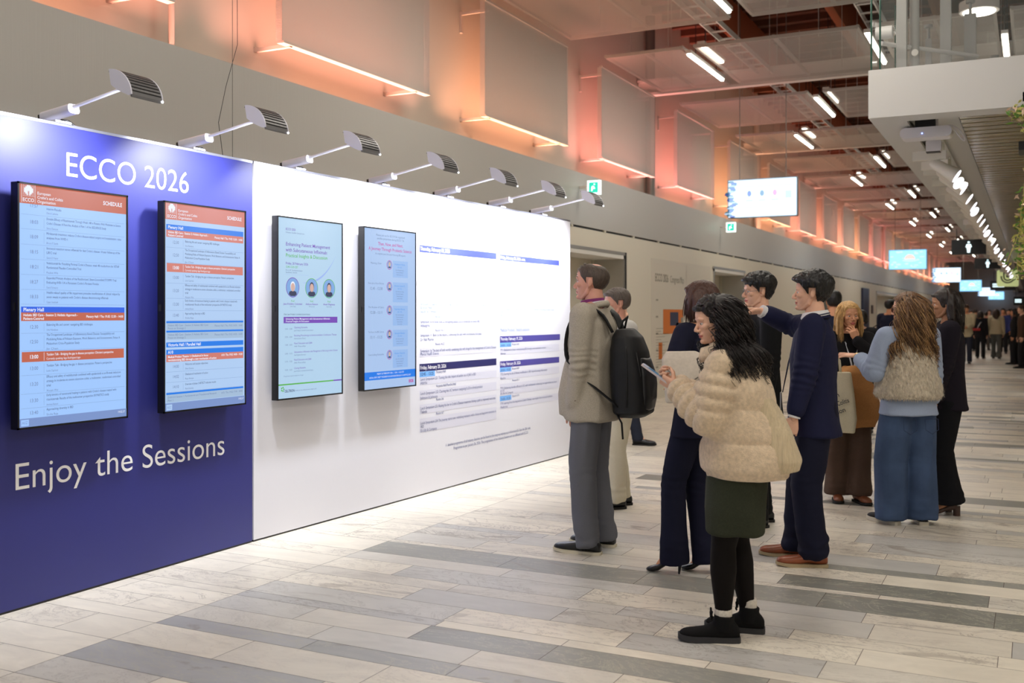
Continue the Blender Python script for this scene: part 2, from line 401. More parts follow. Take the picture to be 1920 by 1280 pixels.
def cable_tray(x, lab):
    t = MB()
    for s in (-.12, .12): t.box((x + s - .01, 0, 5.62), (x + s + .01, 96, 5.7), M_white)
    for yy in np.arange(0, 60, .45): t.box((x - .12, yy, 5.63), (x + .12, yy + .03, 5.65), M_white)
    tag(t.obj('cable_tray'), lab, 'cable tray')
cable_tray(-4.1, 'white cable tray above the ceiling panels, nearer the orange wall')
cable_tray(-2.0, 'white cable tray above the ceiling panels, nearer the glass balustrade')
M_cg = mat('panel_return', rgb(190, 184, 176), .6)
def ceil_panel(w, dy=2.62):
    t = thing('ceiling_panel', 'x', 'ceiling panel'); s = MB(); n = 12
    vs = []; fs = []
    for i in range(n + 1):
        for j in range(n + 1):
            x = w * i / n; y = dy * j / n; z = -.03 * math.sin(PI * i / n) * math.sin(PI * j / n); vs.append((x, y, z))
    for i in range(n):
        for j in range(n): a = i * (n + 1) + j; fs.append((a, a + 1, a + n + 2, a + n + 1))
    s.add(vs, fs, M_meshc); s.obj('sheet', t, smooth=True)
    e = MB()
    for x in (0, w * .5, w): e.box((x - .02, 0, .02), (x + .02, dy, .06), M_cg)
    for y in (0.0, dy): e.box((0, y - .01, .0), (w, y + .01, .05), M_cg)
    e.obj('frame', t)
    h = MB()
    for x in (w * .25, w * .75):
        for y in (.3, dy - .3): h.tube([(x, y, .03), (x, y, 1.8)], .005, M_cg, 4)
    h.obj('hanger', t); return t
protoc = {}
cbays = [3.2, 7.05, 10.95, 14.8, 18.75] + [18.75 + 3.87 * k for k in range(1, 17)]
spans = {1: [(-5.9, 2.3), (-3.3, 2.1), (-1.0, 2.1), (1.3, 2.1)], 0: [(-5.85, 1.2), (-4.45, 2.3), (-1.9, 1.45), (-.25, 2.2)]}
for i, y in enumerate(cbays):
    for k, (x, wd) in enumerate(spans[i % 2 == 0]):
        if x > -.3 and y > 30: continue
        o = copy_tree(protoc[wd]) if wd in protoc else ceil_panel(wd); protoc.setdefault(wd, o)
        o.location = (x, y, 5.42)
        if y < 30 and x < -.3:
            o['label'] = 'grey expanded metal ceiling panel hanging %s, %s' % (
                {0: 'above the booth', 1: 'above the booth', 2: 'nearest, cut by the top edge', 3: 'in the first whole row', 4: 'in the second whole row', 5: 'in the third whole row', 6: 'in the fourth whole row'}.get(i, 'far down the hall'),
                ['next to the orange wall', 'second from the orange wall', 'third from the orange wall', 'beyond the third from the wall'][k])
            o['group'] = 'near ceiling panels'
        else: tag(o, 'small blurred ceiling panel in the far rows or above the gallery', group='far ceiling panels')
        o['category'] = 'ceiling panel'
M_tube = mat('tube_light', (1, .97, .9, 1), .4, emit=(1, .95, .84, 1), es=9)
def tube_lamp(L):
    t = thing('tube_lamp', 'x', 'lamp'); h = MB(); h.box((-.045, 0, 0), (.045, L, .05), M_white); h.obj('housing', t)
    l = MB(); l.rbox((-.026, .02, -.032), (.026, L - .02, 0), .012, M_tube, axis=1); l.obj('diffuser', t, autos=40)
    r = MB(); [r.tube([(0, q * L, .05), (0, q * L, 1.93)], .006, M_dark, 5) for q in (.2, .8)]; r.obj('suspension', t); return t
tl = tube_lamp(1.9); tl['category'] = 'lamp'
spots = []
for k in range(9):
    spots += [(-4.55, 7.1 + 7.72 * k), (-3.45, 11.1 + 7.72 * k), (-2.03, 7.1 + 7.72 * k), (-.35, 8.0 + 7.72 * k)]
for i, (x, y) in enumerate(spots):
    o = tl if i == 0 else copy_tree(tl); o.location = (x, y, 5.36)
    near = y < 24
    tag(o, ('bright tube lamp under the ceiling panels, ' + ({-4.55: 'row nearest the orange wall', -3.45: 'middle row', -2.03: 'row beside the glass balustrade', -.35: 'above the gallery'}[x]) + (', first one in view' if y < 15.5 else ', second one in view')) if near else 'small far bright tube lamp in the ceiling rows', 'lamp', 'ceiling tube lamps near' if near else 'ceiling tube lamps far')
for i, (x, y) in enumerate([(a + .16, b + .1) for a, b in spots if b > 12 and a in (-4.55, -3.45)]):
    o = copy_tree(tl); o.location = (x, y, 5.5); o.scale = (1.25, .62, .93)
    tag(o, 'tube lamp set higher in the gap between ceiling panels, beside a lower tube', 'lamp', 'upper tube lamps in the panel gaps')

# ------------------------------------------------------------------ gallery on the right with glass balustrade
GX, GY, GZ0, GZ1 = -1.35, 9.95, 3.30, 3.74
M_gal = mat('gallery_white', rgb(200, 199, 197), .5); M_post = mat('post_grey', rgb(150, 149, 146), .5)
M_bl = mat('soffit_timber', rgb(138, 124, 88), .24, var=(3, .4, (.6, 6, 1)), spec=.7)
g = MB(); g.box((GX, GY, GZ0), (8, GY + .12, GZ1), M_gal); g.box((GX, GY + .12, GZ0), (GX + .12, 96, GZ1), M_gal)
g.box((GX + .12, GY + .3, GZ0), (GX + .3, 96, GZ0 + .03), M_gal); g.box((GX + .12, GY + .12, GZ0), (8, GY + .3, GZ0 + .03), M_gal)
g.box((GX + .12, GY + .12, GZ1 - .1), (8, 96, GZ1), M_gal); g.box((GX + .25, GY + .3, 3.46), (-.62, 96, 3.5), M_gal)
tag(g.obj('trim_14'), kind='structure')
g = MB()
for i, yy in enumerate(np.arange(GY + .32, 60, .24)): g.box((-.62, yy, 3.36), (8, yy + .195, 3.4), M_bl)
g.box((-.64, GY + .3, 3.40), (8, 96, 3.45), M_dark)
tag(g.obj('trim_15'), kind='structure')
M_glass = mat('clear_glass', (.85, .95, .9, 1), .02, alpha=.03, spec=.8)
M_gedge = mat('glass_edge', rgb(30, 70, 58), .2)
def glass(a, b, lab):
    t = thing('glass_balustrade', lab, 'balustrade', ((a[0] + b[0]) / 2, (a[1] + b[1]) / 2, GZ1))
    p = MB(); dx, dy = b[0] - a[0], b[1] - a[1]; L = math.hypot(dx, dy); n = Vector((dy / L * .006, -dx / L * .006, 0))
    for (m, z0, z1) in ((M_glass, GZ1 - .05, GZ1 + 1.1),):
        A = [Vector((a[0], a[1], z0)), Vector((b[0], b[1], z0)), Vector((b[0], b[1], z1)), Vector((a[0], a[1], z1))]
        p.add([q - n for q in A] + [q + n for q in A], [(0, 1, 2, 3), (7, 6, 5, 4), (0, 4, 5, 1), (1, 5, 6, 2), (2, 6, 7, 3), (3, 7, 4, 0)], m)
    p.obj('pane', t, world=True)
    
    for c_ in (a, b): e = MB(); e.tube([(c_[0], c_[1], GZ1 - .04), (c_[0], c_[1], GZ1 + 1.1)], .009, M_gedge, 6); e.obj('edge', t, world=True)
    for q in (.12, .88):
        for z in (GZ1 + .12, GZ1 + .75): k = MB(); c_ = Vector((a[0] + dx * q, a[1] + dy * q, z)); k.tube([c_ - n * 4, c_ + n * 4], .03, M_steel, 14); k.obj('clamp', t, world=True)
glass((GX + .02, GY + .05), (GX + .02, GY + 1.9), 'clear glass pane with dark green edge on the gallery side facing the hall')
glass((GX + .10, GY + .02), (GX + 2.6, GY + .02), 'clear glass pane along the front end of the gallery above the white beam')
def pipe(x, y, r, z0, z1, m, lab, cat='post', boxy=False):
    p = MB()
    if boxy: p.box((x - r, y - r, z0), (x + r, y + r, z1), m)
    else: p.tube([(x, y, z0), (x, y, z1)], r, m, 14)
    if z1 < 7: p.tube([(x, y, z1), (x, y, z1 + .12)], .015, m, 8); p.tube([(x - .0, y, z1 + .12), (x, y, z1 + .15)], .045, m, 10)
    return tag(p.obj('steel_post', autos=40), lab, cat)
for x, y, r, z1, bx, lab in ((-1.13, 10.6, .045, 7.1, True, 'square grey steel post behind the glass corner, leftmost of the tall posts'),
                          (-1.03, 10.75, .045, 7.1, False, 'round grey pipe rising beside the square post at the glass corner'),
                          (-.78, 11.2, .05, 5.6, True, 'white flat post on the gallery, second right of the round pipe'),
                          (-.57, 11.5, .055, 4.55, True, 'short white post on the gallery with a small round head'),
                          (-.36, 11.9, .018, 4.05, False, 'lowest thin stub post on the gallery edge, rightmost of the posts'),
                          (-1.0, 11.9, .03, 4.45, True, 'thin white stub post between the round pipe and the flat post')):
    pipe(x, y, r, GZ1, z1, M_post, lab, boxy=bx)
r = MB(); r.tube([(-1.3, 10.45, 4.1), (-.5, 11.4, 4.1)], .022, M_gal, 8); tag(r.obj('handrail', autos=40), 'white tube rail crossing the posts above the gallery beam', 'handrail')
d = MB(); d.tube([(-1.33, 10.3, 4.16), (-1.18, 10.3, 4.16)], .06, M_gal, 18); tag(d.obj('glass_clamp', autos=40), 'round pale clamp disc fixed to the glass beside the square post', 'clamp')
# round downlight
t = thing('downlight', 'round white downlight at the top edge above the gallery', 'lamp', (-.62, 14.6, 5.4))
q = MB(); q.tube([(0, 0, 0), (0, 0, .12)], .24, M_white, 28); q.obj('housing', t, autos=40)
q = MB(); q.tube([(0, 0, -.012), (0, 0, 0)], .19, M_tube, 28); q.obj('diffuser', t, autos=40)
# router under the soffit
M_plast = mat('white_plastic', rgb(216, 214, 220), .4)
t = thing('wireless_router', 'white rounded wireless box under the gallery soffit with a looped cable', 'router', (-.92, 10.62, 3.3))
q = MB(); q.rbox((-.22, -.11, -.12), (.24, .11, -.02), .045, M_plast, axis=1); q.obj('body', t, autos=40)
q = MB(); q.box((-.09, -.04, -.02), (.09, .04, .16), M_dark); q.obj('mount', t)
q = MB(); q.tube([(.2 + .1 * math.sin(a * .7) + .02 * a, -.05, -.07 + .08 * math.cos(a) - .02) for a in np.linspace(0, 6, 30)], .006, M_plast, 6); q.obj('cable', t, smooth=True)
q = MB(); q.ball((-.02, -.112, -.08), .006, mat('blue_led', (0, 0, 1, 1), emit=(.2, .3, 1, 1), es=6), 8, 6); q.obj('indicator', t)
# camera box below it
t = thing('ceiling_sensor', 'small white box sensor hanging on a stem under the router', 'sensor', (-.86, 10.95, 3.3))
q = MB(); q.tube([(0, 0, .16), (0, 0, -.1)], .03, M_plast, 10); q.obj('stem', t, autos=40)
q = MB(); q.rbox((-.08, -.06, -.2), (.06, .06, -.09), .02, M_plast, axis=1); q.box((-.08, -.061, -.205), (.05, .05, -.2), M_dark); q.obj('body', t, autos=40)
# track with spotlights
tr = MB(); tr.box((-.93, 10.9, 3.42), (-.88, 60, 3.46), M_gal); tag(tr.obj('lamp_track'), 'white lamp track running down the gallery soffit', 'track')
M_spot = mat('spot_white', rgb(224, 222, 214), .35)
M_lens = mat('spot_lens', (1, 1, 1, 1), .3, emit=(.93, .9, 1, 1), es=3.5)
def spotlamp():
    t = thing('spotlight', 'x', 'lamp')
    q = MB(); q.box((-.2, -.03, 0), (.12, .03, .09), M_spot); q.obj('driver_box', t)
    q = MB(); q.tube([(.0, 0, -.05), (.0, 0, .37)], .014, M_spot, 8); q.obj('stem', t, autos=40)
    dirv = Vector((.82, -.06, -.56)).normalized(); a = Vector((.0, .03, -.03)); b = a + dirv * .26
    q = MB(); q.tube([a - dirv * .03, a, a + dirv * .1, b], [.04, .055, .058, .080], M_spot, 20); q.obj('head', t, autos=50)
    q = MB(); q.tube([b - dirv * .004, b + dirv * .003], .068, M_lens, 20); q.obj('lens', t, autos=50); return t
sp = spotlamp()
sy = [11.3, 12.0, 12.5, 13.6, 14.6, 15.4, 16.4, 17.2, 18.4, 19.6, 20.5, 22.0, 23.5, 25, 26.5, 28, 30, 32, 34, 36, 39, 42, 46, 50]
for i, y in enumerate(sy):
    o = sp if i == 0 else copy_tree(sp); o.location = (-.9 , y, 3.07)
    if i % 4 == 1: o.rotation_euler = (0, 0, -.5)
    tag(o, ['nearest white track spotlight under the gallery, below the sensor box', 'second white track spotlight under the gallery, head turned', 'third white track spotlight under the gallery'][i] if i < 3 else 'blurred white track spotlight farther down the gallery row', 'lamp', 'track spotlights under the gallery')
for y in (12.5, 17, 22, 28, 36):
    l = bpy.data.lights.new('spot_beam', 'SPOT'); l.energy = 160; l.spot_size = 1.3; l.spot_blend = .7; l.shadow_soft_size = .09; l.color = (1, .94, .85)
    o = bpy.data.objects.new('spot_beam', l); o.location = (-.7, y - .1, 3.1); o.rotation_euler = (0, math.radians(-38), 0); scene.collection.objects.link(o)
# far end of the hall
e = MB(); e.box((XW - .6, 96, 0), (9, 96.4, 7.4), mat('far_wall', rgb(170, 160, 150), .8)); tag(e.obj('wall_back'), kind='structure')
e = MB(); e.box((3.2, -1, 0), (3.4, 97, 3.3), M_wall); tag(e.obj('wall_right'), kind='structure')
# ------------------------------------------------------------------ display panels (2.5 m high fabric walls)
M_blue = mat('blue_fabric', rgb(40, 44, 120), .44, spec=.6, bump=(260, .10, .002))
M_wfab = mat('white_fabric', rgb(222, 222, 230), .55, spec=.5, bump=(260, .06, .002))
M_ink_w = mat('ink_white', rgb(244, 244, 246), .5)
M_alu = mat('aluminium', rgb(150, 152, 165), .35, metal=.7)
M_black = mat('black_plastic', rgb(14, 14, 16), .35)
XB, YB = -4.6, 5.333
dxy = Vector((-4.438 + 4.6, 10.2 - 5.333, 0)); LW = dxy.length; EW = dxy.normalized(); NW = Vector((EW.y, -EW.x, 0))
EB = Vector((0, 1, 0)); NB = Vector((1, 0, 0)); UP = Vector((0, 0, 1))
OB = Vector((XB, 0, 0)); OW = Vector((XB, YB, 0))
def panel(name, O, E_, N_, s0, s1, m, lab):
    t = thing(name, lab, 'display panel', tuple(O + E_ * ((s0 + s1) / 2) - N_ * .05))
    A = O; M4 = Matrix(((E_.x, N_.x, 0, A.x), (E_.y, N_.y, 0, A.y), (0, 0, 1, 0), (0, 0, 0, 1)))
    q = MB(); q.box((s0, -.09, .012), (s1, 0, 2.5), m, M4); q.obj('fabric', t, world=True)
    q = MB(); q.box((s0, -.1, 2.5), (s1, .002, 2.515), M_alu, M4); q.obj('top_rail', t, world=True)
    q = MB(); q.box((s0, -.09, 0), (s1, -.004, .012), M_black, M4); q.obj('base_rail', t, world=True)
    return t, M4
pb, MBl = panel('exhibition_panel', OB, EB, NB, .6, 5.325, M_blue, 'royal blue fabric panel reading ECCO 2026 and Enjoy the Sessions')
pw, MWh = panel('exhibition_panel', OW, EW, NW, .006, LW, M_wfab, 'long white fabric panel printed with the industry programme')
q = MB()
text(q, 'ECCO 2026', M_ink_w, (XB + .0015, 3.842, 2.24), EB, UP, .185, width=.905, bold=-.004, res=9); q.obj('lettering', pb, world=True); q = MB()
text(q, 'Enjoy the Sessions', M_ink_w, (XB + .0015, 3.53, .612), EB, UP, .195, width=1.53, bold=-.003, res=9)
q.obj('lettering', pb, world=True)
# --- printed programme on the white panel
I_navy = mat('ink_navy', rgb(38, 38, 96), .45, spec=.7); I_wash_blue = mat('ink_washed_blue', rgb(66, 76, 190), .45, spec=.8); I_pur = mat('ink_purple', rgb(78, 72, 150), .45, spec=.6)  # upper bars lighter than the navy one: floodlight glare put into the ink
I_sky = mat('ink_sky', rgb(120, 178, 240), .5); I_wash_pale = mat('ink_washed_pale', rgb(168, 190, 240), .5); I_txt = mat('ink_text', rgb(96, 104, 148), .5)  # pale title and top rows: floodlight wash-out put into the ink colour
I_wash_mid = mat('ink_washed_mid', rgb(140, 160, 215), .5); I_band = mat('ink_band', rgb(212, 212, 226), .5)  # half-washed ink: weaker lamp glare painted into the rows below
W = MB()
def wp_(s, z, k=.001): return OW + EW * s + NW * k + UP * z
def wt(s, z, st, m, size, width=None, bold=0, align='L'): text(W, st, m, wp_(s, z, .0016), EW, UP, size, width=width, align=align, res=2, bold=bold)
def wr(s0, s1, z0, z1, m, k=.0008): W.quad(wp_(s0, z0, k), wp_(s1, z0, k), wp_(s1, z1, k), wp_(s0, z1, k), m)
text(W, 'Industry Sessions', I_wash_pale, wp_(2.22, 2.19, .0016), EW, UP, .15, width=1.55, res=3)
zA = lambda c: 2.08 - (400 + c / 5.333 - 458.5) * .004413
zB = lambda c: 2.08 - (620 + c / 5.333 - 458.5) * .004413
rA = lambda c: 2.068 - (400 + c / 5.333 - 477) * .005026
rB = lambda c: 2.068 - (620 + c / 5.333 - 477) * .005026
L0, L1, R0, R1 = 1.97, 3.26, 3.328, 4.60
wr(L0, L1, 2.019, 2.078, I_wash_blue); wt(L0 + .01, 2.035, 'Thursday, February 19, 2026', M_ink_w, .045, .46, .01)
wr(R0, R1, 2.015, 2.07, I_wash_blue); wt(R0 + .01, 2.03, 'Friday, February 20, 2026, cont.', M_ink_w, .04, .5, .01)
wt(L0 + .01, zA(430), '12:45 - 13:25', I_wash_pale, .036, .2)
for c, st, m, s in ((722, 'Room K', I_wash_pale, .24), (862, 'Room K2', I_wash_mid, .24), (1043, 'Room A12', I_wash_mid, .24), (1183, 'Room A11', I_txt, .24)): wt(L0 + s, zA(c), st, m, .032, .14)
for c, st, m, wd in ((772, 'Symposium 1a: The evolving landscape', I_wash_pale, .34), (806, 'Tillotts', I_wash_pale, .09), (916, 'Symposium 1b: Learning to get it right in IBD: translating science into clinical benefit for the patient journey today', I_wash_mid, 1.25), (953, 'Bristol Myers', I_wash_mid, .2), (990, 'Squibb & Company', I_wash_mid, .26),
                 (1096, 'Symposium 1e: A closer look at reimagining patient care in moderate to severe IBD', I_txt, .97), (1134, 'Alfasigma', I_txt, .14), (1232, 'Symposium 11: Back to the future 2: advancing the past with microbiome therapies', I_txt, 1.0), (1276, 'Dr. Falk Pharma', I_txt, .2)): wt(L0 + .012, zA(c), st, m, .034, wd)
wt(L0 + .24, zB(152), 'Room A12', I_txt, .032, .14)
wr(L0, L1, zB(262), zB(172), I_band)
wt(L0 + .012, zB(217), 'Symposium 1g: The best of both worlds: combining diet with drugs for the management of Crohn\u2019s Disease', I_txt, .034, 1.27); wt(L0 + .012, zB(249), 'Mental Health Science', I_txt, .034, .28)
wr(L0, L1, 1.03, 1.092, I_navy); wt(L0 + .01, 1.046, 'Friday, February 20, 2026', M_ink_w, .045, .4, .01)
wr(L0, L0 + .235, zB(465), zB(410), I_sky); wt(L0 + .01, zB(450), '12:45 - 13:25', I_navy, .036, .2); wt(L0 + .25, zB(438), 'Plenary Hall', I_txt, .032, .15)
for c0, c1 in ((468, 545), (598, 690), (740, 835), (880, 1020)): wr(L0, L1, zB(c1), zB(c0), I_band)
for c, st, wd in ((500, 'Lunch Symposium LS1: Turning the tide: impact of earlier use of JAKi in IBD', .9), (537, 'AbbVie', .1), (643, 'Lunch Symposium LS2: Charting the UC horizon: navigating IL-23 in clinical practice', 1.02), (688, 'Johnson & Johnson', .26),
              (790, 'Lunch Symposium LS3: Raising the bar in Crohn\u2019s Disease treatment: finding a path to improved outcomes', 1.26), (828, 'Takeda', .1), (940, 'Lunch Symposium LS4: The journey starts now: rethinking remission with a focus on long-term outcomes in', 1.27), (975, 'IBD', .05), (1015, 'Eli Lilly & Company', .25)): wt(L0 + .012, zB(c), st, I_txt, .034, wd)
for c, st, wd in ((582, 'Victoria Hall/Parallel Hall', .32), (720, 'Room A6', .12), (865, 'Room A7', .12)): wt(L0 + .25, zB(c), st, I_txt, .032, wd)
for c, st, m, wd in ((967, 'Lunch Symposium LS5: Exploring new horizons in the management of inflammatory bowel disease', I_wash_mid, 1.15), (998, 'Pfizer', I_wash_mid, .14), (1030, 'IBD', I_wash_mid, .06)): wt(R0 + .01, rA(c), st, m, .032, wd)
wt(R0, rA(1182), 'Medical Product Theatre sessions', I_wash_mid, .05, .6)
wr(R0, R1 + .02, rB(120), rB(55), I_pur); wt(R0 + .01, rB(98), 'Thursday, February 19, 2026', M_ink_w, .042, .44, .01)
for c0, c1 in ((120, 165), (370, 415), (655, 705)): wr(R0, R0 + .225, rB(c1), rB(c0), I_sky)
for c, st in ((158, '14:00 - 14:20'), (405, '10:05 - 10:20'), (695, '15:15 - 15:30')): wt(R0 + .015, rB(c), st, I_txt, .03, .19)
for c, st in ((152, 'Room A10'), (400, 'Room A10'), (520, 'Room A11'), (680, 'Room A10')): wt(R0 + .24, rB(c), st, I_txt, .03, .14)
wr(R0, R1, rB(242), rB(165), I_band); wr(R0, R1, rB(490), rB(415), I_band); wr(R0, R1, rB(650), rB(535), I_band); wr(R0, R1, rB(785), rB(710), I_band)
wr(R0, R1, rB(370), rB(307), I_pur); wt(R0 + .01, rB(350), 'Friday, February 20, 2026', M_ink_w, .042, .4, .01)
for c, st, wd in ((205, 'TT1: Obefazimod in focus: revolutionising IBD through a new mechanism of action', .95), (240, 'Abivax', .1), (447, 'TT2: Entering the era of disease modification in IBD: beyond treating inflammation', .98), (487, 'Roche', .1), (588, 'TT3: Delivering durable efficacy in UC with mirikizumab: enhancing care approaches we know', 1.2), (612, 'in UC', .08), (640, 'Eli Lilly & Company', .25), (740, 'TT4: Learning from the long term in Crohn\u2019s Disease: new insights from real-world evidence', 1.1), (778, 'Medtronic', .14)): wt(R0 + .01, rB(c), st, I_txt, .03, wd)
wt(3.16, .365, 'A detailed programme of all Industry Sessions can be found at the congress website ecco-ibd.eu/ecco26. Scan the QR code.', I_txt, .036, 1.58, align='C')
wt(3.20, .325, 'Programme as per January 26, 2026. The programmes of the Industry Sessions are not affiliated with ECCO.', I_txt, .036, 1.4, align='C')
W.obj('lettering', pw, world=True)

# ------------------------------------------------------------------ wall mounted portrait displays
def scr(name, r, g, b, s=1.0):
    c = rgb(r, g, b); return mat('screen_' + name, (.02, .02, .02, 1), .25, emit=c, es=s, spec=.4)
S_bg = scr('bg', 158, 198, 252); S_bg2 = scr('bg2', 172, 202, 240); S_bg3 = scr('bg3', 174, 206, 232); S_bg4 = scr('bg4', 166, 194, 234)
S_or = scr('orange', 190, 96, 72); S_or2 = scr('orange2', 206, 120, 108); S_bl = scr('blue', 24, 92, 225); S_bl2 = scr('blue2', 8, 120, 230)
S_w = scr('white', 232, 238, 252); S_dk = scr('dark', 44, 54, 104); S_gr = scr('grey', 104, 122, 168); S_ln = scr('line', 128, 158, 208); S_ft = scr('footer', 120, 146, 200)
S_band = scr('band', 160, 186, 214); S_pur = scr('purple', 112, 64, 178); S_grn = scr('green', 84, 176, 70); S_pk = scr('pink', 190, 50, 150); S_lp = scr('lilac', 150, 176, 236)
S_skin = scr('skin', 206, 170, 160); S_suit = scr('suit', 36, 44, 80); S_face = scr('facebg', 120, 164, 220); S_card = scr('card', 146, 182, 232); S_sky = scr('sky', 60, 140, 225)
TW, TH_ = .70, 1.235
def display(name, lab, M4, s0, t0, fill, group=None):
    """M4: panel frame (x along, y out, z up); s0 left edge; fill(draws)"""
    o = M4 @ Vector((s0 + TW / 2, t0, .928)); t = thing(name, lab, 'screen', tuple(o), group=group)
    q = MB(); q.rbox((s0, t0 - .045, .928), (s0 + TW, t0, .928 + TH_), .004, M_black, M4, axis=1); q.obj('casing', t, world=True)
    q = MB(); q.box((s0 + .15, .001, 1.25), (s0 + TW - .15, t0 - .046, 1.85), M_dark, M4); q.obj('wall_bracket', t, world=True)
    q = MB()
    b = .010
    for a, c in (((s0, .928), (s0 + b, .928 + TH_)), ((s0 + TW - b, .928), (s0 + TW, .928 + TH_)), ((s0, .928 + TH_ - b), (s0 + TW, .928 + TH_)), ((s0, .928), (s0 + TW, .928 + b))):
        q.box((a[0], t0, a[1]), (c[0], t0 + .006, c[1]), M_black, M4)
    q.obj('bezel', t, world=True)
    q = MB(); q.box((s0 - .004, t0 - .03, 1.52), (s0, t0 - .015, 1.56), M_dark, M4); q.obj('button', t, world=True)
    q = MB(); u0, v1 = s0 + b, .928 + TH_ - b
    P = lambda u, v, k: M4 @ Vector((u0 + u, t0 + .001 + k, v1 - v))
    ex = (M4.to_3x3() @ Vector((1, 0, 0))); 
    class D:
        w = TW - 2 * b; h = TH_ - 2 * b
        def rect(s, u0_, u1_, v0, v1_, m, k=.0006): q.quad(P(u0_, v1_, k), P(u1_, v1_, k), P(u1_, v0, k), P(u0_, v0, k), m)
        def text(s, u, v, st, m, size, width=None, align='L', bold=0, k=.0018): text(q, st, m, P(u, v, k), ex, UP, size, width=width, align=align, res=2, bold=bold)
        def disc(s, u, v, rx, rz, m, k=.001, n=24, a0=0, a1=2 * PI): 
            pts = [P(u + rx * math.cos(a0 + (a1 - a0) * i / n), v - rz * math.sin(a0 + (a1 - a0) * i / n), k) for i in range(n)]; q.add(pts, [tuple(range(n))], m)
        def poly(s, pts, m, k=.001): q.add([P(u, v, k) for u, v in pts], [tuple(range(len(pts)))], m)
    d = D(); fill(d); q.obj('screen_image', t, world=True); return t
def logo(d, u, v):
    for i in range(9):
        for j in range(9):
            dx, dy = i - 4, j - 4
            inside = dx * dx + dy * dy * 1.1 < 11
            sz = .0075 if inside and not (i in (4,) and j > 4) else .003
            d.rect(u + i * .0075 - sz / 2 + .003, u + i * .0075 + sz / 2 + .003, v + j * .0072 - sz / 2, v + j * .0072 + sz / 2, S_w, .001)
    d.text(u - .002, v + .086, 'ECCO', S_w, .026, .066, bold=.015)
    for a in ((-.008, -.006), (.070, .072)): d.rect(u + a[0], u + a[1], v - .008, v + .091, S_w, .001)
def header(d, m):
    d.rect(0, d.w, 0, .096, m); logo(d, .022, .0)
    for i, s in enumerate(('European', 'Crohn\u2019s and Colitis', 'Organisation')): d.text(.105, .045 + .021 * i, s, S_w, .021, (.08, .155, .11)[i], bold=.01)
    d.text(d.w - .03, .058, 'SCHEDULE', S_w, .03, .13, 'R', bold=.02)
def row(d, v0, v1, tm, lines, who):
    d.rect(.012, d.w - .012, v1, v1 + .0015, S_ln); d.rect(.145, .1465, v0 + .012, v1 - .008, S_ln)
    d.text(.085, (v0 + v1) / 2 + .008, tm, S_gr, .026, .05, 'C')
    n = len(lines); y = (v0 + v1) / 2 - .0115 * n + .006
    for i, l in enumerate(lines): d.text(.16, y + .0225 * i, l[0], S_dk, .0175, l[1])
    d.text(.16, y + .0225 * n + .003, who, S_gr, .015, .07)
def orow(d, v0, v1, m):
    d.rect(.016, d.w - .016, v0, v1, m); d.rect(.145, .1468, v0 + .005, v1 - .005, S_w, .001)
    d.text(.085, (v0 + v1) / 2 + .009, '13:00', S_w, .027, .052, 'C', bold=.02)
    d.text(.16, v0 + .022, 'Tandem Talk - Bridging the gap in disease perception: Clinician\u2019s perspective', S_w, .0175, .43, bold=.01); d.text(.16, v0 + .043, 'Currently speaking: Iago Rodr\u00edguez-Lago', S_w, .016, .21)
def bar(d, v0, v1, m, st): d.rect(.012, d.w - .012, v0, v1, m); d.text(.024, (v0 + v1) / 2 + .0085, st, S_w, .025, None, bold=.02)
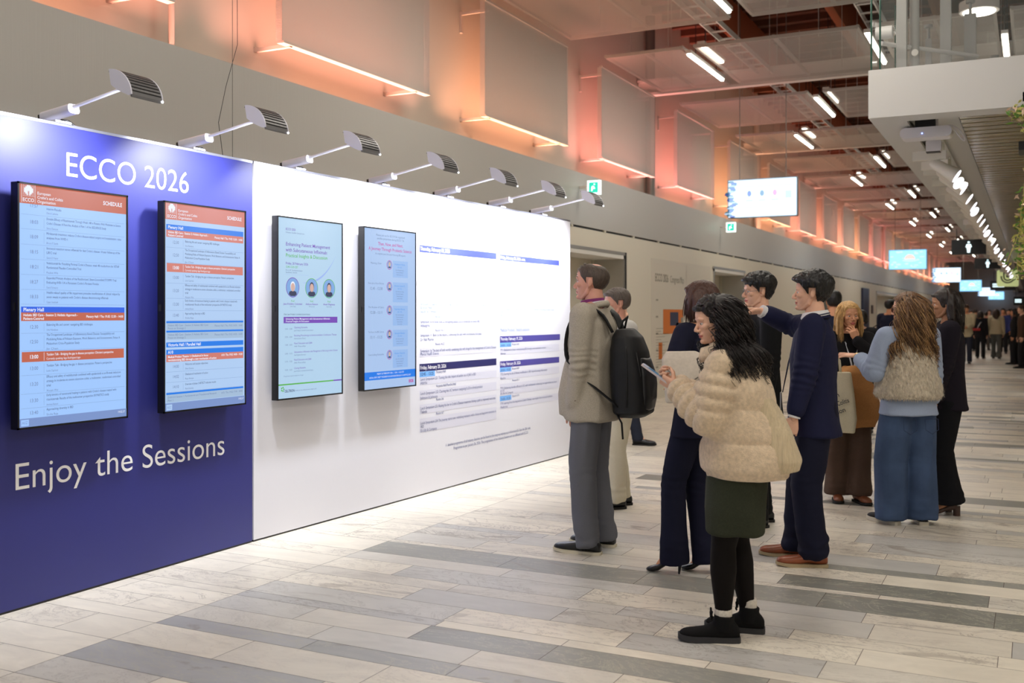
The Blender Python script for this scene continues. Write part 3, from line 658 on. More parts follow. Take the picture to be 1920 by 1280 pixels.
def fill1(d):
    d.rect(0, d.w, 0, d.h, S_bg, .0002); header(d, S_or)
    d.text(.085, .112, '17:57', S_gr, .024, .05, 'C'); d.text(.16, .118, 'Interim Results', S_dk, .018, .09); d.text(.16, .139, 'David Laharie', S_gr, .015, .07); d.rect(.012, d.w - .012, .149, .1505, S_ln)
    R = [(.150, .222, '18:03', [('Durable Efficacy of Risankizumab Through Week 148 in Patients With Moderate to Severe', .48), ('Crohn\u2019s Disease: A Post-Hoc Analysis of Part 1 of the SEQUENCE Study', .38)], 'Silvio Danese'),
         (.222, .299, '18:09', [('Mirikizumab treatment reduces Crohn\u2019s disease-related surgery and hospitalisation rates:', .485), ('analyses from VIVID-1', .13)], 'Bruce E Sands'),
         (.299, .373, '18:15', [('Ileocaecal resection versus infliximab for ileal Crohn\u2019s disease: 10-year follow-up of the', .475), ('LIR!C trial', .06)], 'Geert D\u2019Haens'),
         (.373, .450, '18:21', [('Vedolizumab for Fistulizing Perianal Crohn\u2019s Disease: week 48 results from the VETAF', .47), ('Randomized Placebo-Controlled Trial', .215)], 'Pauline Wils'),
         (.450, .525, '18:27', [('Expanded Primary Analysis of the Randomized, Sham-Controlled STOMP3 Trial', .45), ('Evaluating AVB-114 in Persistent Crohn\u2019s Perianal Fistulas', .33)], 'David Schwartz'),
         (.525, .599, '18:33', [('Health-related quality of life impairment precedes manifestation of clinical relapse by', .475), ('seven weeks in patients with Crohn\u2019s disease discontinuing infliximab', .395)], 'Casper Steenholdt')]
    for r in R: row(d, *r)
    bar(d, .612, .641, S_bl, 'Plenary Hall')
    d.rect(.012, d.w - .012, .641, .684, S_or); d.text(.024, .660, 'Holistic IBD Care - Session 2: Holistic Approach -', S_w, .018, .33, bold=.02); d.text(.024, .678, 'Patient-Centred', S_w, .018, .12, bold=.02); d.text(d.w - .022, .668, 'Plenary Hall / Thu 19.02 12:30 - 14:00', S_w, .018, .25, 'R', bold=.02)
    row(d, .684, .745, '12:30', [('Balancing life and career: navigating IBD challenges', .29)], 'Uma Mahadevan')
    row(d, .745, .833, '12:50', [('The Occupational Landscape of Inflammatory Bowel Disease: Susceptibility and', .435), ('Modulating Roles of Pollutant Exposure, Work Behaviors, and Socioeconomic Status: A', .475), ('Multicohort Cross-Population Study', .205)], 'Jie Chen')
    orow(d, .839, .890, S_or)
    row(d, .890, .956, '13:00', [('Tandem Talk - Bridging the gap in disease perception: Patient\u2019s perspective', .42)], 'Lucia Capriotti')
    row(d, .956, 1.049, '13:20', [('Efficacy and safety of vedolizumab combined with upadacitinib as an 8-week induction', .48), ('strategy in moderate-to-severe ulcerative colitis: a multicenter, randomized controlled', .478), ('trial', .025)], 'Xiaoyin Wei')
    row(d, 1.049, 1.121, '13:30', [('Early kinetics of transmural healing in patients with Crohn\u2019s disease treated with', .45), ('risankizumab: Results of the multicenter prospective SKYNETICS study', .40)], 'Anthony Buisson')
    row(d, 1.121, 1.172, '13:40', [('Approaching diversity in IBD', .165)], 'Shoba Raja')
    d.rect(0, d.w, 1.172, d.h, S_ft, .003); d.rect(.01, .055, 1.178, 1.209, S_bg, .0035); d.text(.014, 1.2, 'A0Z', S_ft, .022, .034, k=.004); d.text(d.w - .012, 1.193, '19:02:37', S_w, .017, .05, 'R', k=.004)
def fill2(d):
    d.rect(0, d.w, 0, d.h, S_bg2, .0002); header(d, S_or2)
    bar(d, .125, .157, S_bl2, 'Plenary Hall')
    d.rect(.012, d.w - .012, .157, .199, S_or2); d.text(.024, .176, 'Holistic IBD Care - Session 2: Holistic Approach -', S_w, .018, .33, bold=.02); d.text(.024, .194, 'Patient-Centred', S_w, .018, .12, bold=.02); d.text(d.w - .022, .184, 'Plenary Hall / Thu 19.02 12:30 - 14:00', S_w, .018, .25, 'R', bold=.02)
    row(d, .199, .258, '12:30', [('Balancing life and career: navigating IBD challenges', .29)], 'Uma Mahadevan')
    row(d, .258, .348, '12:50', [('The Occupational Landscape of Inflammatory Bowel Disease: Susceptibility and', .435), ('Modulating Roles of Pollutant Exposure, Work Behaviors, and Socioeconomic Status: A', .475), ('Multicohort Cross-Population Study', .205)], 'Jie Chen')
    orow(d, .351, .402, S_or2)
    row(d, .402, .467, '13:00', [('Tandem Talk - Bridging the gap in disease perception: Patient\u2019s perspective', .42)], 'Lucia Capriotti')
    row(d, .467, .556, '13:20', [('Efficacy and safety of vedolizumab combined with upadacitinib as an 8-week induction', .48), ('strategy in moderate-to-severe ulcerative colitis: a multicenter, randomized controlled', .478), ('trial', .025)], 'Xiaoyin Wei')
    row(d, .556, .627, '13:30', [('Early kinetics of transmural healing in patients with Crohn\u2019s disease treated with', .45), ('risankizumab: Results of the multicenter prospective SKYNETICS study', .40)], 'Anthony Buisson')
    row(d, .627, .686, '13:40', [('Approaching diversity in IBD', .165)], 'Shoba Raja')
    for a in (.69, .745):
        d.rect(.012, d.w - .012, a, a + .0115, S_bl2); d.rect(.012, d.w - .012, a + .0115, a + .053, S_band)
        d.text(.024, a + .03, 'Holistic IBD Care - Session 3: Holistic IBD Care:', S_gr, .016, .33); d.text(.024, a + .047, 'Focus on Strategy 2', S_gr, .016, .14); d.text(d.w - .022, a + .035, 'Plenary Hall / Thu 19.02 14:30 - 16:00', S_gr, .016, .25, 'R')
    bar(d, .814, .843, S_bl2, 'Victoria Hall / Parallel Hall'); bar(d, .857, .886, S_bl2, 'A10')
    d.rect(.012, d.w - .012, .886, .928, S_or2); d.text(.024, .905, 'Medical Product Theatre 1: Obefazimod in focus:', S_w, .018, .33, bold=.02); d.text(.024, .923, 'revolutionising IBD through a new mechanism of action', S_w, .018, .4, bold=.02); d.text(d.w - .022, .908, 'A10 / Thu 19.02 14:00 - 14:20', S_w, .018, .19, 'R', bold=.02)
    row(d, .928, .986, '14:00', [('Welcome and session objectives', .19)], 'Silvio Danese'); row(d, .986, 1.047, '14:02', [('Obefazimod mechanism of action', .19)], 'Raja Atreya'); row(d, 1.047, 1.105, '14:10', [('Overview of phase 3 ABTECT induction results', .26)], 'Marla Dubinsky')
    d.rect(.012, d.w - .012, 1.108, 1.119, S_bl2); d.rect(.012, d.w - .012, 1.119, 1.165, S_band); d.text(.024, 1.14, 'D-ECCO Session 1: Fundamental and Translational Research', S_gr, .016, .4); d.text(d.w - .022, 1.142, 'A10 / Thu 19.02 17:00 - 18:00', S_gr, .016, .19, 'R'); d.text(.024, 1.158, 'Part 1', S_gr, .016, .04)
    d.rect(0, d.w, 1.168, d.h, S_ft, .003); d.rect(.01, .055, 1.176, 1.209, S_bg2, .0035); d.text(.014, 1.2, 'A0Z', S_ft, .022, .034, k=.004); d.text(d.w - .012, 1.19, '19:02:37', S_w, .017, .05, 'R', k=.004)
def portrait(d, u, v, r, ring, hair):
    d.disc(u, v, r, r, ring, .0008, 32); d.disc(u, v, r * .93, r * .93, S_face, .0011, 32)
    d.poly([(u - r * .6, v + r * .68), (u - r * .5, v + r * .42), (u, v + r * .3), (u + r * .5, v + r * .42), (u + r * .6, v + r * .68), (u + r * .3, v + r * .86), (u - r * .3, v + r * .86)], S_suit, .0014)
    d.disc(u, v - r * .1, r * .36, r * .5, hair, .0016, 20); d.disc(u, v - r * .02, r * .31, r * .42, S_skin, .0019, 20)
def fill3(d):
    d.rect(0, d.w, 0, d.h, S_bg3, .0002)
    d.text(.075, .082, 'ECCO 2026', S_pur, .022, .1, bold=.01); d.text(.075, .101, 'Industry Satellite Symposium', S_gr, .014, .19)
    d.text(.075, .186, 'Enhancing Patient Management', S_pur, .034, .47, bold=.008); d.text(.075, .225, 'with Subcutaneous Infliximab:', S_pur, .034, .44, bold=.008); d.text(.075, .262, 'Practical Insights & Discussion', S_grn, .034, .44, bold=.008)
    d.text(.075, .312, 'Friday, 20 February 2026', S_pur, .022, .23, bold=.01); d.text(.075, .335, '12:45-13:25 CET', S_grn, .019, .125, bold=.01); d.text(.075, .356, 'Room A7, Stockholmsm\u00e4ssan', S_gr, .015, .17); d.text(.075, .371, 'Stockholm, Sweden', S_gr, .015, .115); d.rect(.075, .31, .381, .382, S_lp)
    pts = []; N = 26
    for i in range(N): t = i / (N - 1); pts.append((.25 + .37 * t, .433 - .21 * t ** 2.6 - .01 * math.sin(t * 3)))
    d.poly(pts + [(u_, v_ + .014 * math.sin(PI * min(1, i_ / (N - 1)))) for i_, (u_, v_) in reversed(list(enumerate(pts)))], S_lp, .0005)
    for u, hr, a, b in ((.147, S_w, 'Jean-Fr\u00e9d\u00e9ric Colombel', 'United States'), (.345, S_suit, 'Anthony Buisson', 'France'), (.535, S_suit, 'Axel Dignass', 'Germany')):
        portrait(d, u, .467, .068, S_pur if hr == S_w else S_grn, hr); d.text(u, .565, 'Prof.', S_grn, .017, .035, 'C', bold=.01); d.text(u, .585, a, S_pur, .018, .19 if len(a) > 18 else .13, 'C', bold=.01); d.text(u, .6, b, S_gr, .013, .06, 'C')
    d.text(.055, .655, 'Chair: Jean-Fr\u00e9d\u00e9ric Colombel (United States)', S_dk, .016, .27)
    d.rect(.055, .63, .667, .71, S_pur); d.text(.075, .686, 'Enhancing Patient Management with Subcutaneous Infliximab:', S_w, .017, .47, bold=.01); d.text(.075, .703, 'Practical Insights & Discussion', S_w, .017, .24, bold=.01)
    for v, tm, a, wd, b in ((.745, '12:45 - 12:50', 'Opening Remarks', .14, 'Jean-Fr\u00e9d\u00e9ric Colombel (United States)'), (.80, '12:50 - 13:00', 'Revisiting Monotherapy vs Immunomodulator Combination Therapy', .46, 'Anthony Buisson (France)'), (.853, '13:00 - 13:05', 'Panel Discussion and Q&A', .19, 'All Faculty'), (.912, '13:05 - 13:15', 'Subcutaneous Infliximab in the Management of Fibrosing Crohn\u2019s Disease', .47, 'Axel Dignass (Germany)'), (.965, '13:15 - 13:20', 'Panel Discussion and Q&A', .18, 'All Faculty'), (1.022, '13:20 - 13:25', 'Closing Remarks', .12, 'Jean-Fr\u00e9d\u00e9ric Colombel (United States)')):
        d.text(.065, v + .008, tm, S_gr, .015, .075); d.text(.16, v, a, S_pur, .018, wd); d.text(.16, v + .019, b, S_gr, .014, .2 if len(b) > 26 else .12)
    d.text(.055, 1.07, 'Programme may be subject to change', S_gr, .012, .2)
    d.rect(0, .585, 1.118, 1.127, S_grn); d.rect(.585, d.w, 1.118, 1.127, S_pur)
    for a in range(5): d.disc(.045 + .012 * math.cos(a * 1.26), 1.153 + .012 * math.sin(a * 1.26), .006, .006, S_grn)
    d.text(.062, 1.175, 'CELLTRION', S_dk, .024, .10, bold=.02); d.text(.165, 1.173, 'Be who you are, what you were meant to be', S_gr, .015, .23)
def fill4(d):
    d.rect(0, d.w, 0, d.h, S_bg4, .0002)
    for v, s, wd in ((.052, 'Please join us for ECCO\u201926 organised', .38), (.077, 'satellite symposium during ECCO \u201926', .36)): d.text(.34, v, s, S_gr, .022, wd, 'C')
    d.text(.34, .122, 'Then, Now, and Next.', S_pk, .035, .33, 'C', bold=.01); d.text(.34, .162, 'A Journey Through Probiotic Science', S_pk, .035, .57, 'C', bold=.008); d.text(.34, .193, 'An insightful panel discussion featuring IBD experts', S_gr, .02, .4, 'C')
    for i, (v, a, tm, hh) in enumerate(((.262, 'Meeting Chair', '', .13), (.43, 'From Labs to Future Medicine', '12.45 - 12.58', .155), (.612, 'The Review of Gains', '12.58 - 13.11', .155), (.80, 'The Future: the IBD Cohorts', '13.11 - 13.25', .13), (.957, 'Concluding Remarks', '', .14))):
        d.text(.15, v - .01 if tm else v + .005, a, S_gr, .02, .14 if i == 0 else .2, 'C'); 
        if tm: d.text(.15, v + .033, tm, S_gr, .03, .16, 'C')
        d.disc(.325, v + .005, .036, .036, S_pk, .0008); d.disc(.325, v + .005, .032, .032, S_face, .0011); d.disc(.325, v, .014, .018, S_skin, .0019); d.disc(.325, v - .006, .016, .019, S_suit if i == 3 else S_gr, .0016)
        d.poly([(.305, v + .028), (.313, v + .018), (.337, v + .018), (.345, v + .028)], S_suit, .0014)
        d.rect(.37, .575, v - .03, v - .03 + hh, S_card, .0006); d.text(.462, v + .003, ('Professor Maria', 'Doctor Jonas K', 'Fabrizio Bossa', 'Georgios Bamias', 'Monica Cesarini')[i], S_sky, .018, .14, 'C'); d.text(.462, v + .024, 'MD, PhD', S_sky, .014, .06, 'C')
        for k in range(3 + i % 3): d.text(.462, v + .046 + .018 * k, ('Chair of Gastroenterology', 'University Hospital of', 'Medical Sciences and', 'Department of Medicine', 'Rome, Italy')[k], S_gr, .013, .11 - .012 * k, 'C')
    d.rect(0, d.w, 1.086, 1.148, S_bl2); d.text(.34, 1.109, 'FRIDAY 20 FEBRUARY 2026  |  12.45 - 13.25 CET', S_w, .018, .36, 'C'); d.text(.34, 1.135, 'BOOK A SEAT: MEET THE EXPERTS IN GASTROENTEROLOGY & HEPATOLOGY', S_w, .018, .55, 'C')
    d.text(.62, 1.19, 'EOS', S_pk, .032, .065, 'C', bold=.05)
display('display_screen', 'tall screen with orange header and blue agenda, the one further left on the blue panel', MBl, 3.478, .1, fill1, 'portrait screens on the panels')
display('display_screen', 'tall agenda screen on the blue panel nearest the white panel', MBl, 4.444, .1, fill2, 'portrait screens on the panels')
display('display_screen', 'tall screen with three round portraits and purple and green title', MWh, .118, .1, fill3, 'portrait screens on the panels')
display('display_screen', 'tall screen with pink title and five small round portraits in a column', MWh, 1.066, .1, fill4, 'portrait screens on the panels')

# ------------------------------------------------------------------ arm floodlights on the top rail
M_lampb = mat('lamp_white', rgb(208, 208, 222), .35, spec=.5); M_head = mat('lamp_head', rgb(118, 118, 120), .4, metal=.5)
M_fl = mat('flood_lens', (1, 1, 1, 1), .3, emit=(.94, .96, 1, 1), es=8)
def floodlight():
    t = thing('arm_floodlight', 'x', 'lamp')
    q = MB(); q.box((-.06, -.05, 0), (.05, .05, .012), M_lampb); q.box((.004, -.03, -.06), (.012, .03, 0), M_lampb); q.obj('clamp', t)
    ry = Matrix.Rotation(math.radians(-7), 4, 'Y')
    Mx = Matrix.Translation((-.06, 0, .026)) @ ry
    q = MB(); q.rbox((-.03, -.036, -.004), (.19, .036, .046), .018, M_lampb, Mx, axis=0); q.obj('driver_box', t, autos=40)
    q = MB(); q.rbox((-.06, -.022, .0), (-.03, .022, .04), .008, M_black, Mx, axis=0); q.obj('plug', t, autos=40)
    q = MB(); q.tube([(-.02, .04, .03), (-.01, .08, .03), (.0, .11, .01), (.01, .12, -.03)], .006, M_black, 6); q.tube([(-.12, 0, .04), (-.17, -.04, .03), (-.17, -.12, .005)], .003, M_black, 5); q.obj('cable', t, smooth=True)
    a = Vector((.12, 0, .078)); b = Vector((.53, 0, .150))
    q = MB(); q.tube([a, b], .009, M_lampb, 10); q.obj('arm', t, autos=40)
    q = MB(); prof = []; n = 11
    for i in range(n + 1):
        u = i / n; prof.append((.50 + .155 * math.sin(u * PI / 2), .078 + .14 * math.cos(u * PI / 2) ** 1.1))
    low = [(.63, .076), (.59, .093), (.55, .113), (.515, .138)]
    ring = prof + low; hw = .098
    for s in (-1, 1):
        k = [(x, s * hw, z) for x, z in ring]; k2 = [(x, s * (hw + .008), z) for x, z in ring]; L = len(ring)
        q.add(k + k2, [tuple(range(L)), tuple(range(2 * L - 1, L - 1, -1))] + [(i, (i + 1) % L, L + (i + 1) % L, L + i) for i in range(L)], M_lampb if s < 0 else M_head)
    q.obj('end_cap', t, autos=30) if False else None
    caps = q
    q = MB()
    full = [(x - .01, -hw, z - .011) for x, z in prof] + [(x - .01, hw, z - .011) for x, z in prof]
    q.add(full, [(i, i + 1, n + 2 + i, n + 1 + i) for i in range(n)], M_black)
    for i in range(n):
        (x0, z0), (x1, z1) = prof[i], prof[i + 1]; dx, dz = x1 - x0, z1 - z0
        e_ = .55 if i < n - 1 else 1.0
        A_, B_ = Vector((x0, 0, z0)), Vector((x0 + dx * e_, 0, z0 + dz * e_)); Hh = Vector((0, hw, 0)); dn = Vector((-.012, 0, -.012))
        q.add([A_ - Hh, B_ - Hh, B_ + Hh, A_ + Hh, A_ - Hh + dn, B_ - Hh + dn, B_ + Hh + dn, A_ + Hh + dn], [(0, 1, 2, 3), (7, 6, 5, 4), (0, 4, 5, 1), (1, 5, 6, 2), (2, 6, 7, 3), (3, 7, 4, 0)], M_head)
    q.obj('fins', t)
    for s in (0, 1):
        k = MB(); L = len(ring); h_ = 2 * L
        k.add(caps.v[s * h_:(s + 1) * h_], [tuple(a - s * h_ for a in f) for f in caps.f[s * (L + 2):(s + 1) * (L + 2)]], M_lampb); k.obj('end_cap', t, autos=30)
    q = MB(); q.add([(.64, -hw, .078), (.64, hw, .078), (.525, hw, .134), (.525, -hw, .134)], [(0, 1, 2, 3)], M_fl)
    q.ball((.655, hw + .002, .074), .006, M_fl, 8, 6); q.obj('lens', t)
    return t
fl0 = floodlight()
names7 = ['arm lamp over the blue panel farthest from the white panel', 'arm lamp on the blue panel next to the white panel, beside thin hanging wires', 'first arm lamp on the white panel, above the screen with three portraits', 'second arm lamp on the white panel, above the pink-titled screen', 'third arm lamp on the white panel, above the Thursday heading', 'fourth arm lamp on the white panel, next to last in the row', 'last arm lamp of the row, just under the green exit sign']
for i, s in enumerate((3.83, 4.832, .47, 1.485, 2.44, 3.38, 4.25)):
    o = fl0 if i == 0 else copy_tree(fl0)
    M4 = MBl if i < 2 else MWh
    p = M4 @ Vector((s, -.04, 2.515)); o.location = p; o.rotation_euler = (0, 0, math.atan2((NB if i < 2 else NW).y, (NB if i < 2 else NW).x))
    tag(o, names7[i], 'lamp', 'arm floodlights along the panel top')
    N_ = NB if i < 2 else NW
    q = p + N_ * .585 + UP * .075
    l = area_light('flood_beam', q, (0, 0, 0), .10, .18, 19, (.90, .93, 1.0), math.radians(116))
    d = (-N_ * .66 - UP * .75).normalized(); l.rotation_euler = d.to_track_quat('-Z', 'Y').to_euler(); pass
# wires hanging behind the panels
for i, (y, lab) in enumerate(((5.27, 'thin straight wire hanging behind the joint of the two panels'), (5.2, 'thin curved black cable hanging behind the second arm lamp'))):
    q = MB()
    if i == 0: q.tube([(-4.72, y, 2.5), (-4.72, y, 4.4), (-4.9, y + .3, 7.2)], .0018, M_grey, 5)
    else: q.tube([(-4.72, 5.18, 2.53), (-4.73, 5.15, 2.75), (-4.73, 5.22, 3.0), (-4.74, 5.34, 3.3), (-4.9, 5.5, 7.2)], .002, M_dark, 5)
    tag(q.obj('hanging_wire', smooth=True), lab, 'wire')

# ------------------------------------------------------------------ signs, posters and hanging screens
M_exit = mat('exit_green', (0, .3, .2, 1), .4, emit=rgb(40, 200, 170), es=1.3); M_exw = mat('exit_white', (1, 1, 1, 1), .4, emit=rgb(230, 255, 250), es=1.3)
def exit_sign(y, lab):
    t = thing('exit_sign', lab, 'sign', (XW + .17, y, 3.26), group='green exit signs'); 
    q = MB(); q.box((-.15, -.01, .1), (-.02, .01, .14), M_white); q.box((-.02, -.03, 0), (.18, .03, .21), M_exw); q.obj('housing', t)
    q = MB(); k = -.031
    q.quad((.01, k, .03), (.15, k, .03), (.15, k, .18), (.01, k, .18), M_exit)
    k = -.033; q.add([(.045, k, .05), (.06, k, .05), (.08, k, .09), (.10, k, .08), (.11, k, .085), (.09, k, .125), (.06, k, .13), (.045, k, .105)], [tuple(range(8))], M_exw); q.ball((.095, k, .15), .012, M_exw, 10, 6)
    q.obj('pictogram', t); return t
exit_sign(14.1, 'green running-person exit sign on the metal band above the last arm lamp'); exit_sign(21.8, 'small green exit sign on the metal band, further along under the nearest hanging screen')
# map poster printed on the wall
t = thing('wall_map', 'pale wall poster headed ECCO 2026 Congress Map with orange floor plans', 'poster', (XW, 19.0, 1.2))
q = MB(); x_ = XW + .006; q.box((XW, 17.35, .25), (XW + .004, 21.1, 2.5), mat('poster_paper', rgb(214, 208, 194), .6)); q.obj('sheet', t, world=True)
q = MB(); P_or = mat('plan_orange', rgb(214, 118, 44), .6); P_nv = mat('plan_navy', rgb(50, 56, 84), .6); P_gr = mat('plan_grey', rgb(150, 144, 130), .6)
text(q, 'ECCO 2026', P_gr, (x_, 17.55, 2.1), EB, UP, .2, width=.75, bold=.02); text(q, 'Congress Map', P_gr, (x_, 18.4, 2.1), EB, UP, .18, width=.85)
def pr(y0, y1, z0, z1, m, k=0): q.quad((x_ + k, y0, z0), (x_ + k, y1, z0), (x_ + k, y1, z1), (x_ + k, y0, z1), m)
pr(18.0, 19.2, 1.15, 1.6, P_or); pr(18.4, 18.9, 1.3, 1.55, P_nv, .001); pr(18.75, 19.1, 1.15, 1.35, P_nv, .001); pr(19.05, 19.2, 1.15, 1.45, P_gr, .001)
pr(17.75, 17.95, .7, 1.0, P_or); pr(18.45, 18.75, .72, .95, P_gr); pr(18.1, 18.17, .3, .5, P_or); pr(18.25, 18.4, .3, .5, P_or)
for z in (1.75, 1.45, 1.15, .85, .55, .4):
    pr(19.55, 19.6, z, z + .1, P_nv); pr(19.65, 19.95, z + .04, z + .055, P_gr); pr(17.6, 17.72, z, z + .03, P_gr)
    for k in range(5): pr(20.05, 20.5, z - .12 * 0 + .03 * k, z + .03 * k + .006, P_gr)
for k in range(14): pr(17.6, 17.9 + .2 * (k % 3), .6 + .05 * k, .608 + .05 * k, P_gr)
pr(19.4, 19.41, .3, 2.45, P_gr); q.obj('print', t, world=True)
q = MB(); q.box((XW + .002, 42.2, .3), (XW + .08, 43.9, 2.55), mat('navy_panel', rgb(34, 38, 66), .4)); tag(q.obj('info_panel'), 'tall narrow dark navy panel on the cream wall before the widest far doorway', 'panel')
for yy, zz, lab in ((45.0, 1.55, 'small dark notice on the cream wall just past the navy panel'),):
    q = MB(); q.box((XW, yy, zz), (XW + .03, yy + .5, zz + .35), mat('notice', rgb(80, 60, 56), .5)); tag(q.obj('wall_notice'), lab, 'notice')
# hanging screens, facing the camera end of the hall
H_w = scr('hangwhite', 212, 236, 255, 1.25); H_b = scr('hangblue', 96, 190, 236, 1.2); H_or = scr('hangorange', 226, 160, 70, 1.1); H_g = scr('hanggreen', 50, 110, 120); H_n = scr('hangnavy', 40, 70, 150); H_l = scr('hangpale', 176, 204, 232); H_c = scr('hangcloud', 150, 214, 244, 1.2)
def hang_screen(px, py, dep, kind, lab):
    tt = (px - CX) / F; ca, sa = math.cos(TH), math.sin(TH)
    X = (tt * ca - sa) * dep; Y = (tt * sa + ca) * dep; Z = EYE - (py - Y0) * dep / F
    t = thing('hanging_screen', lab, 'screen', (X, Y, Z), group='screens hanging over the hall')
    w_, h_ = .6, .335
    q = MB(); q.rbox((-w_, -.05, -h_), (w_, .05, h_), .01, mat('screen_case', rgb(110, 116, 112), .4), axis=1); q.obj('casing', t)
    q = MB(); [q.tube([(s * .4, 0, h_), (s * .4, 0, 7.29 - Z)], .008, M_grey, 6) for s in (-1, 1)]; q.obj('suspension', t)
    q = MB(); k = -.0515
    def R_(a, b, c, d_, m, e=0): q.quad((a, k - e, c), (b, k - e, c), (b, k - e, d_), (a, k - e, d_), m)
    def DC(x, z, rx, rz, m, e, n=16, up=False):
        a1 = PI if up else 2 * PI; q.add([(x + rx * math.cos(a1 * i / (n - 1)), k - e, z + rz * math.sin(a1 * i / (n - 1))) for i in range(n)], [tuple(range(n - 1, -1, -1))], m)
    w2, h2 = w_ - .012, h_ - .012
    if kind:
        R_(-w2, w2, -h2, h2, H_w)
        rn = random.Random(3)
        for i in range(26):
            z = h2 - .03 - i * .024; x = -w2 + .06 + .04 * math.sin(i * .5) + .03 * math.sin(i * 1.3); DC(x - .01, z, .05 + .015 * rn.random(), .02, (H_g, H_n, H_g, H_l)[i % 4], .001 + .0002 * i, 10)
        for i, x in enumerate((-.22, .0, .22)): DC(x, .08, .035, .05, (H_n, H_g, mat('screen_hangpink', (.02, .02, .02, 1), .3, emit=rgb(200, 90, 150)))[i], .002); R_(x - .06, x + .06, -.05, -.03, H_l, .002)
        R_(.40, .5, -.02, .1, H_l, .002); R_(-.3, .5, .2, .21, H_l, .002); R_(-.3, .1, -.16, -.15, H_l, .002)
    else:
        R_(-w2, w2, -h2, h2, H_b); rn = random.Random(5)
        for i in range(22): DC(rn.uniform(-.5, .5), rn.uniform(-.28, .28), rn.uniform(.04, .09), rn.uniform(.02, .04), H_c, .001 + .0002 * i)
        DC(.07, .0, .17, .17, H_or, .006, 18, True); DC(.07, -.03, .24, .05, H_c, .007)
    q.obj('screen_image', t)
    for s_ in (-1, 1): area_light('screen_light', (X, Y + s_ * .07, Z), (-s_ * PI / 2 if s_ > 0 else PI / 2, 0, 0), 1.15, .62, 30, (.50, .66, 1.0))
    return t
hang_screen(1430, 371, 17.9, 1, 'nearest and largest hanging screen, white with a green plant down one edge')
hang_screen(1702, 486.5, 34.6, 0, 'second hanging screen, blue sky picture with an orange half disc')
hang_screen(1775, 515.5, 47, 1, 'third hanging screen, white, just past the first blue-sky one')
hang_screen(1820, 535.5, 61, 0, 'fourth hanging screen, smaller blue-sky picture with orange disc')
hang_screen(1850, 547, 80, 1, 'fifth hanging screen, small and white')
hang_screen(1868, 554, 86, 0, 'sixth hanging screen, tiny with blue sky and orange disc')
# restroom signs and round green logo sign under the gallery side
S_blk = mat('sign_black', rgb(16, 20, 26), .4); S_ic = mat('sign_icon', (1, 1, 1, 1), .4, emit=rgb(214, 248, 255), es=1.3)
def box_sign(px0, px1, py0, py1, dep, kind, lab):
    tt = ((px0 + px1) / 2 - CX) / F; ca, sa = math.cos(TH), math.sin(TH); X = (tt * ca - sa) * dep; Y = (tt * sa + ca) * dep; Z = EYE - ((py0 + py1) / 2 - Y0) * dep / F
    w_ = (px1 - px0) / F * dep / ca / 2; h_ = (py1 - py0) / F * dep / 2
    t = thing('hanging_sign', lab, 'sign', (X, Y, Z)); q = MB(); q.rbox((-w_, -.05, -h_), (w_, .05, h_), min(.08, h_ * .2) if kind == 'logo' else .01, S_blk if kind != 'logo' else mat('sign_lime', rgb(186, 196, 138), .4, emit=rgb(190, 200, 140), es=.6), axis=1); q.obj('board', t)
    q = MB(); [q.tube([(s * w_ * .7, 0, h_), (s * w_ * .7, 0, 3.36 - Z if X > GX else 7.29 - Z)], .01, M_dark, 6) for s in (-1, 1)]; q.obj('suspension', t)
    q = MB(); k = -.053
    if kind == 'man':
        u = h_ * .85
        def pl(pts): q.add([(x * u, k, z * u) for x, z in pts], [tuple(range(len(pts)))], S_ic)
        q.add([(.17 * u * math.cos(a), k, .72 * u + .17 * u * math.sin(a)) for a in np.linspace(0, 2 * PI, 14)[:-1]], [tuple(range(13))], S_ic)
        pl([(-.3, .45), (.3, .45), (.46, .0), (.34, -.12), (.26, -.1), (.26, -.3), (.2, -.9), (-.2, -.9), (-.26, -.3), (-.26, -.1), (-.34, -.12), (-.46, .0)][::-1])
    elif kind == 'logo':
        for r0, r1 in ((.62, .78), (.34, .50)):
            n = 20; a0, a1 = -.15 * PI, -1.05 * PI; vs = []
            for i in range(n): a = a0 + (a1 - a0) * i / (n - 1); vs += [(r0 * h_ * math.cos(a), k, r0 * h_ * math.sin(a) + .05), (r1 * h_ * math.cos(a), k, r1 * h_ * math.sin(a) + .05)]
            q.add(vs, [(2 * i, 2 * i + 1, 2 * i + 3, 2 * i + 2) for i in range(n - 1)], S_blk)
        q.quad((-.5 * h_, k, .05), (-.34 * h_, k, .05), (-.34 * h_, k, .75 * h_), (-.5 * h_, k, .75 * h_), S_blk)
        q.add([(.2 * h_ * math.cos(a), k, .2 * h_ * math.sin(a) + .08) for a in np.linspace(0, 2 * PI, 14)[:-1]], [tuple(range(13))], S_blk)
    else:
        for z in (.1, -.35): q.quad((-w_ * .8, k, z * h_), (w_ * .1, k, z * h_), (w_ * .1, k, (z + .3) * h_), (-w_ * .8, k, (z + .3) * h_), S_ic)
    q.obj('symbol', t); return t
box_sign(1790, 1843, 449, 477, 22.5, 'man', 'nearest black hanging sign with a glowing white person symbol')
box_sign(1832, 1872, 484, 504, 31, 'man', 'second black hanging sign with a white person symbol, smaller and lower')
box_sign(1873, 1906, 506, 537, 38, 'logo', 'lime rounded sign with black concentric arc emblem')
box_sign(1861, 1900, 526, 544, 44, 'bars', 'dark direction sign with two lit lines behind the lime sign')
box_sign(1903, 1925, 556, 572, 40, 'bars', 'small dark sign with lit lines at the edge of the hall, below the lime sign')
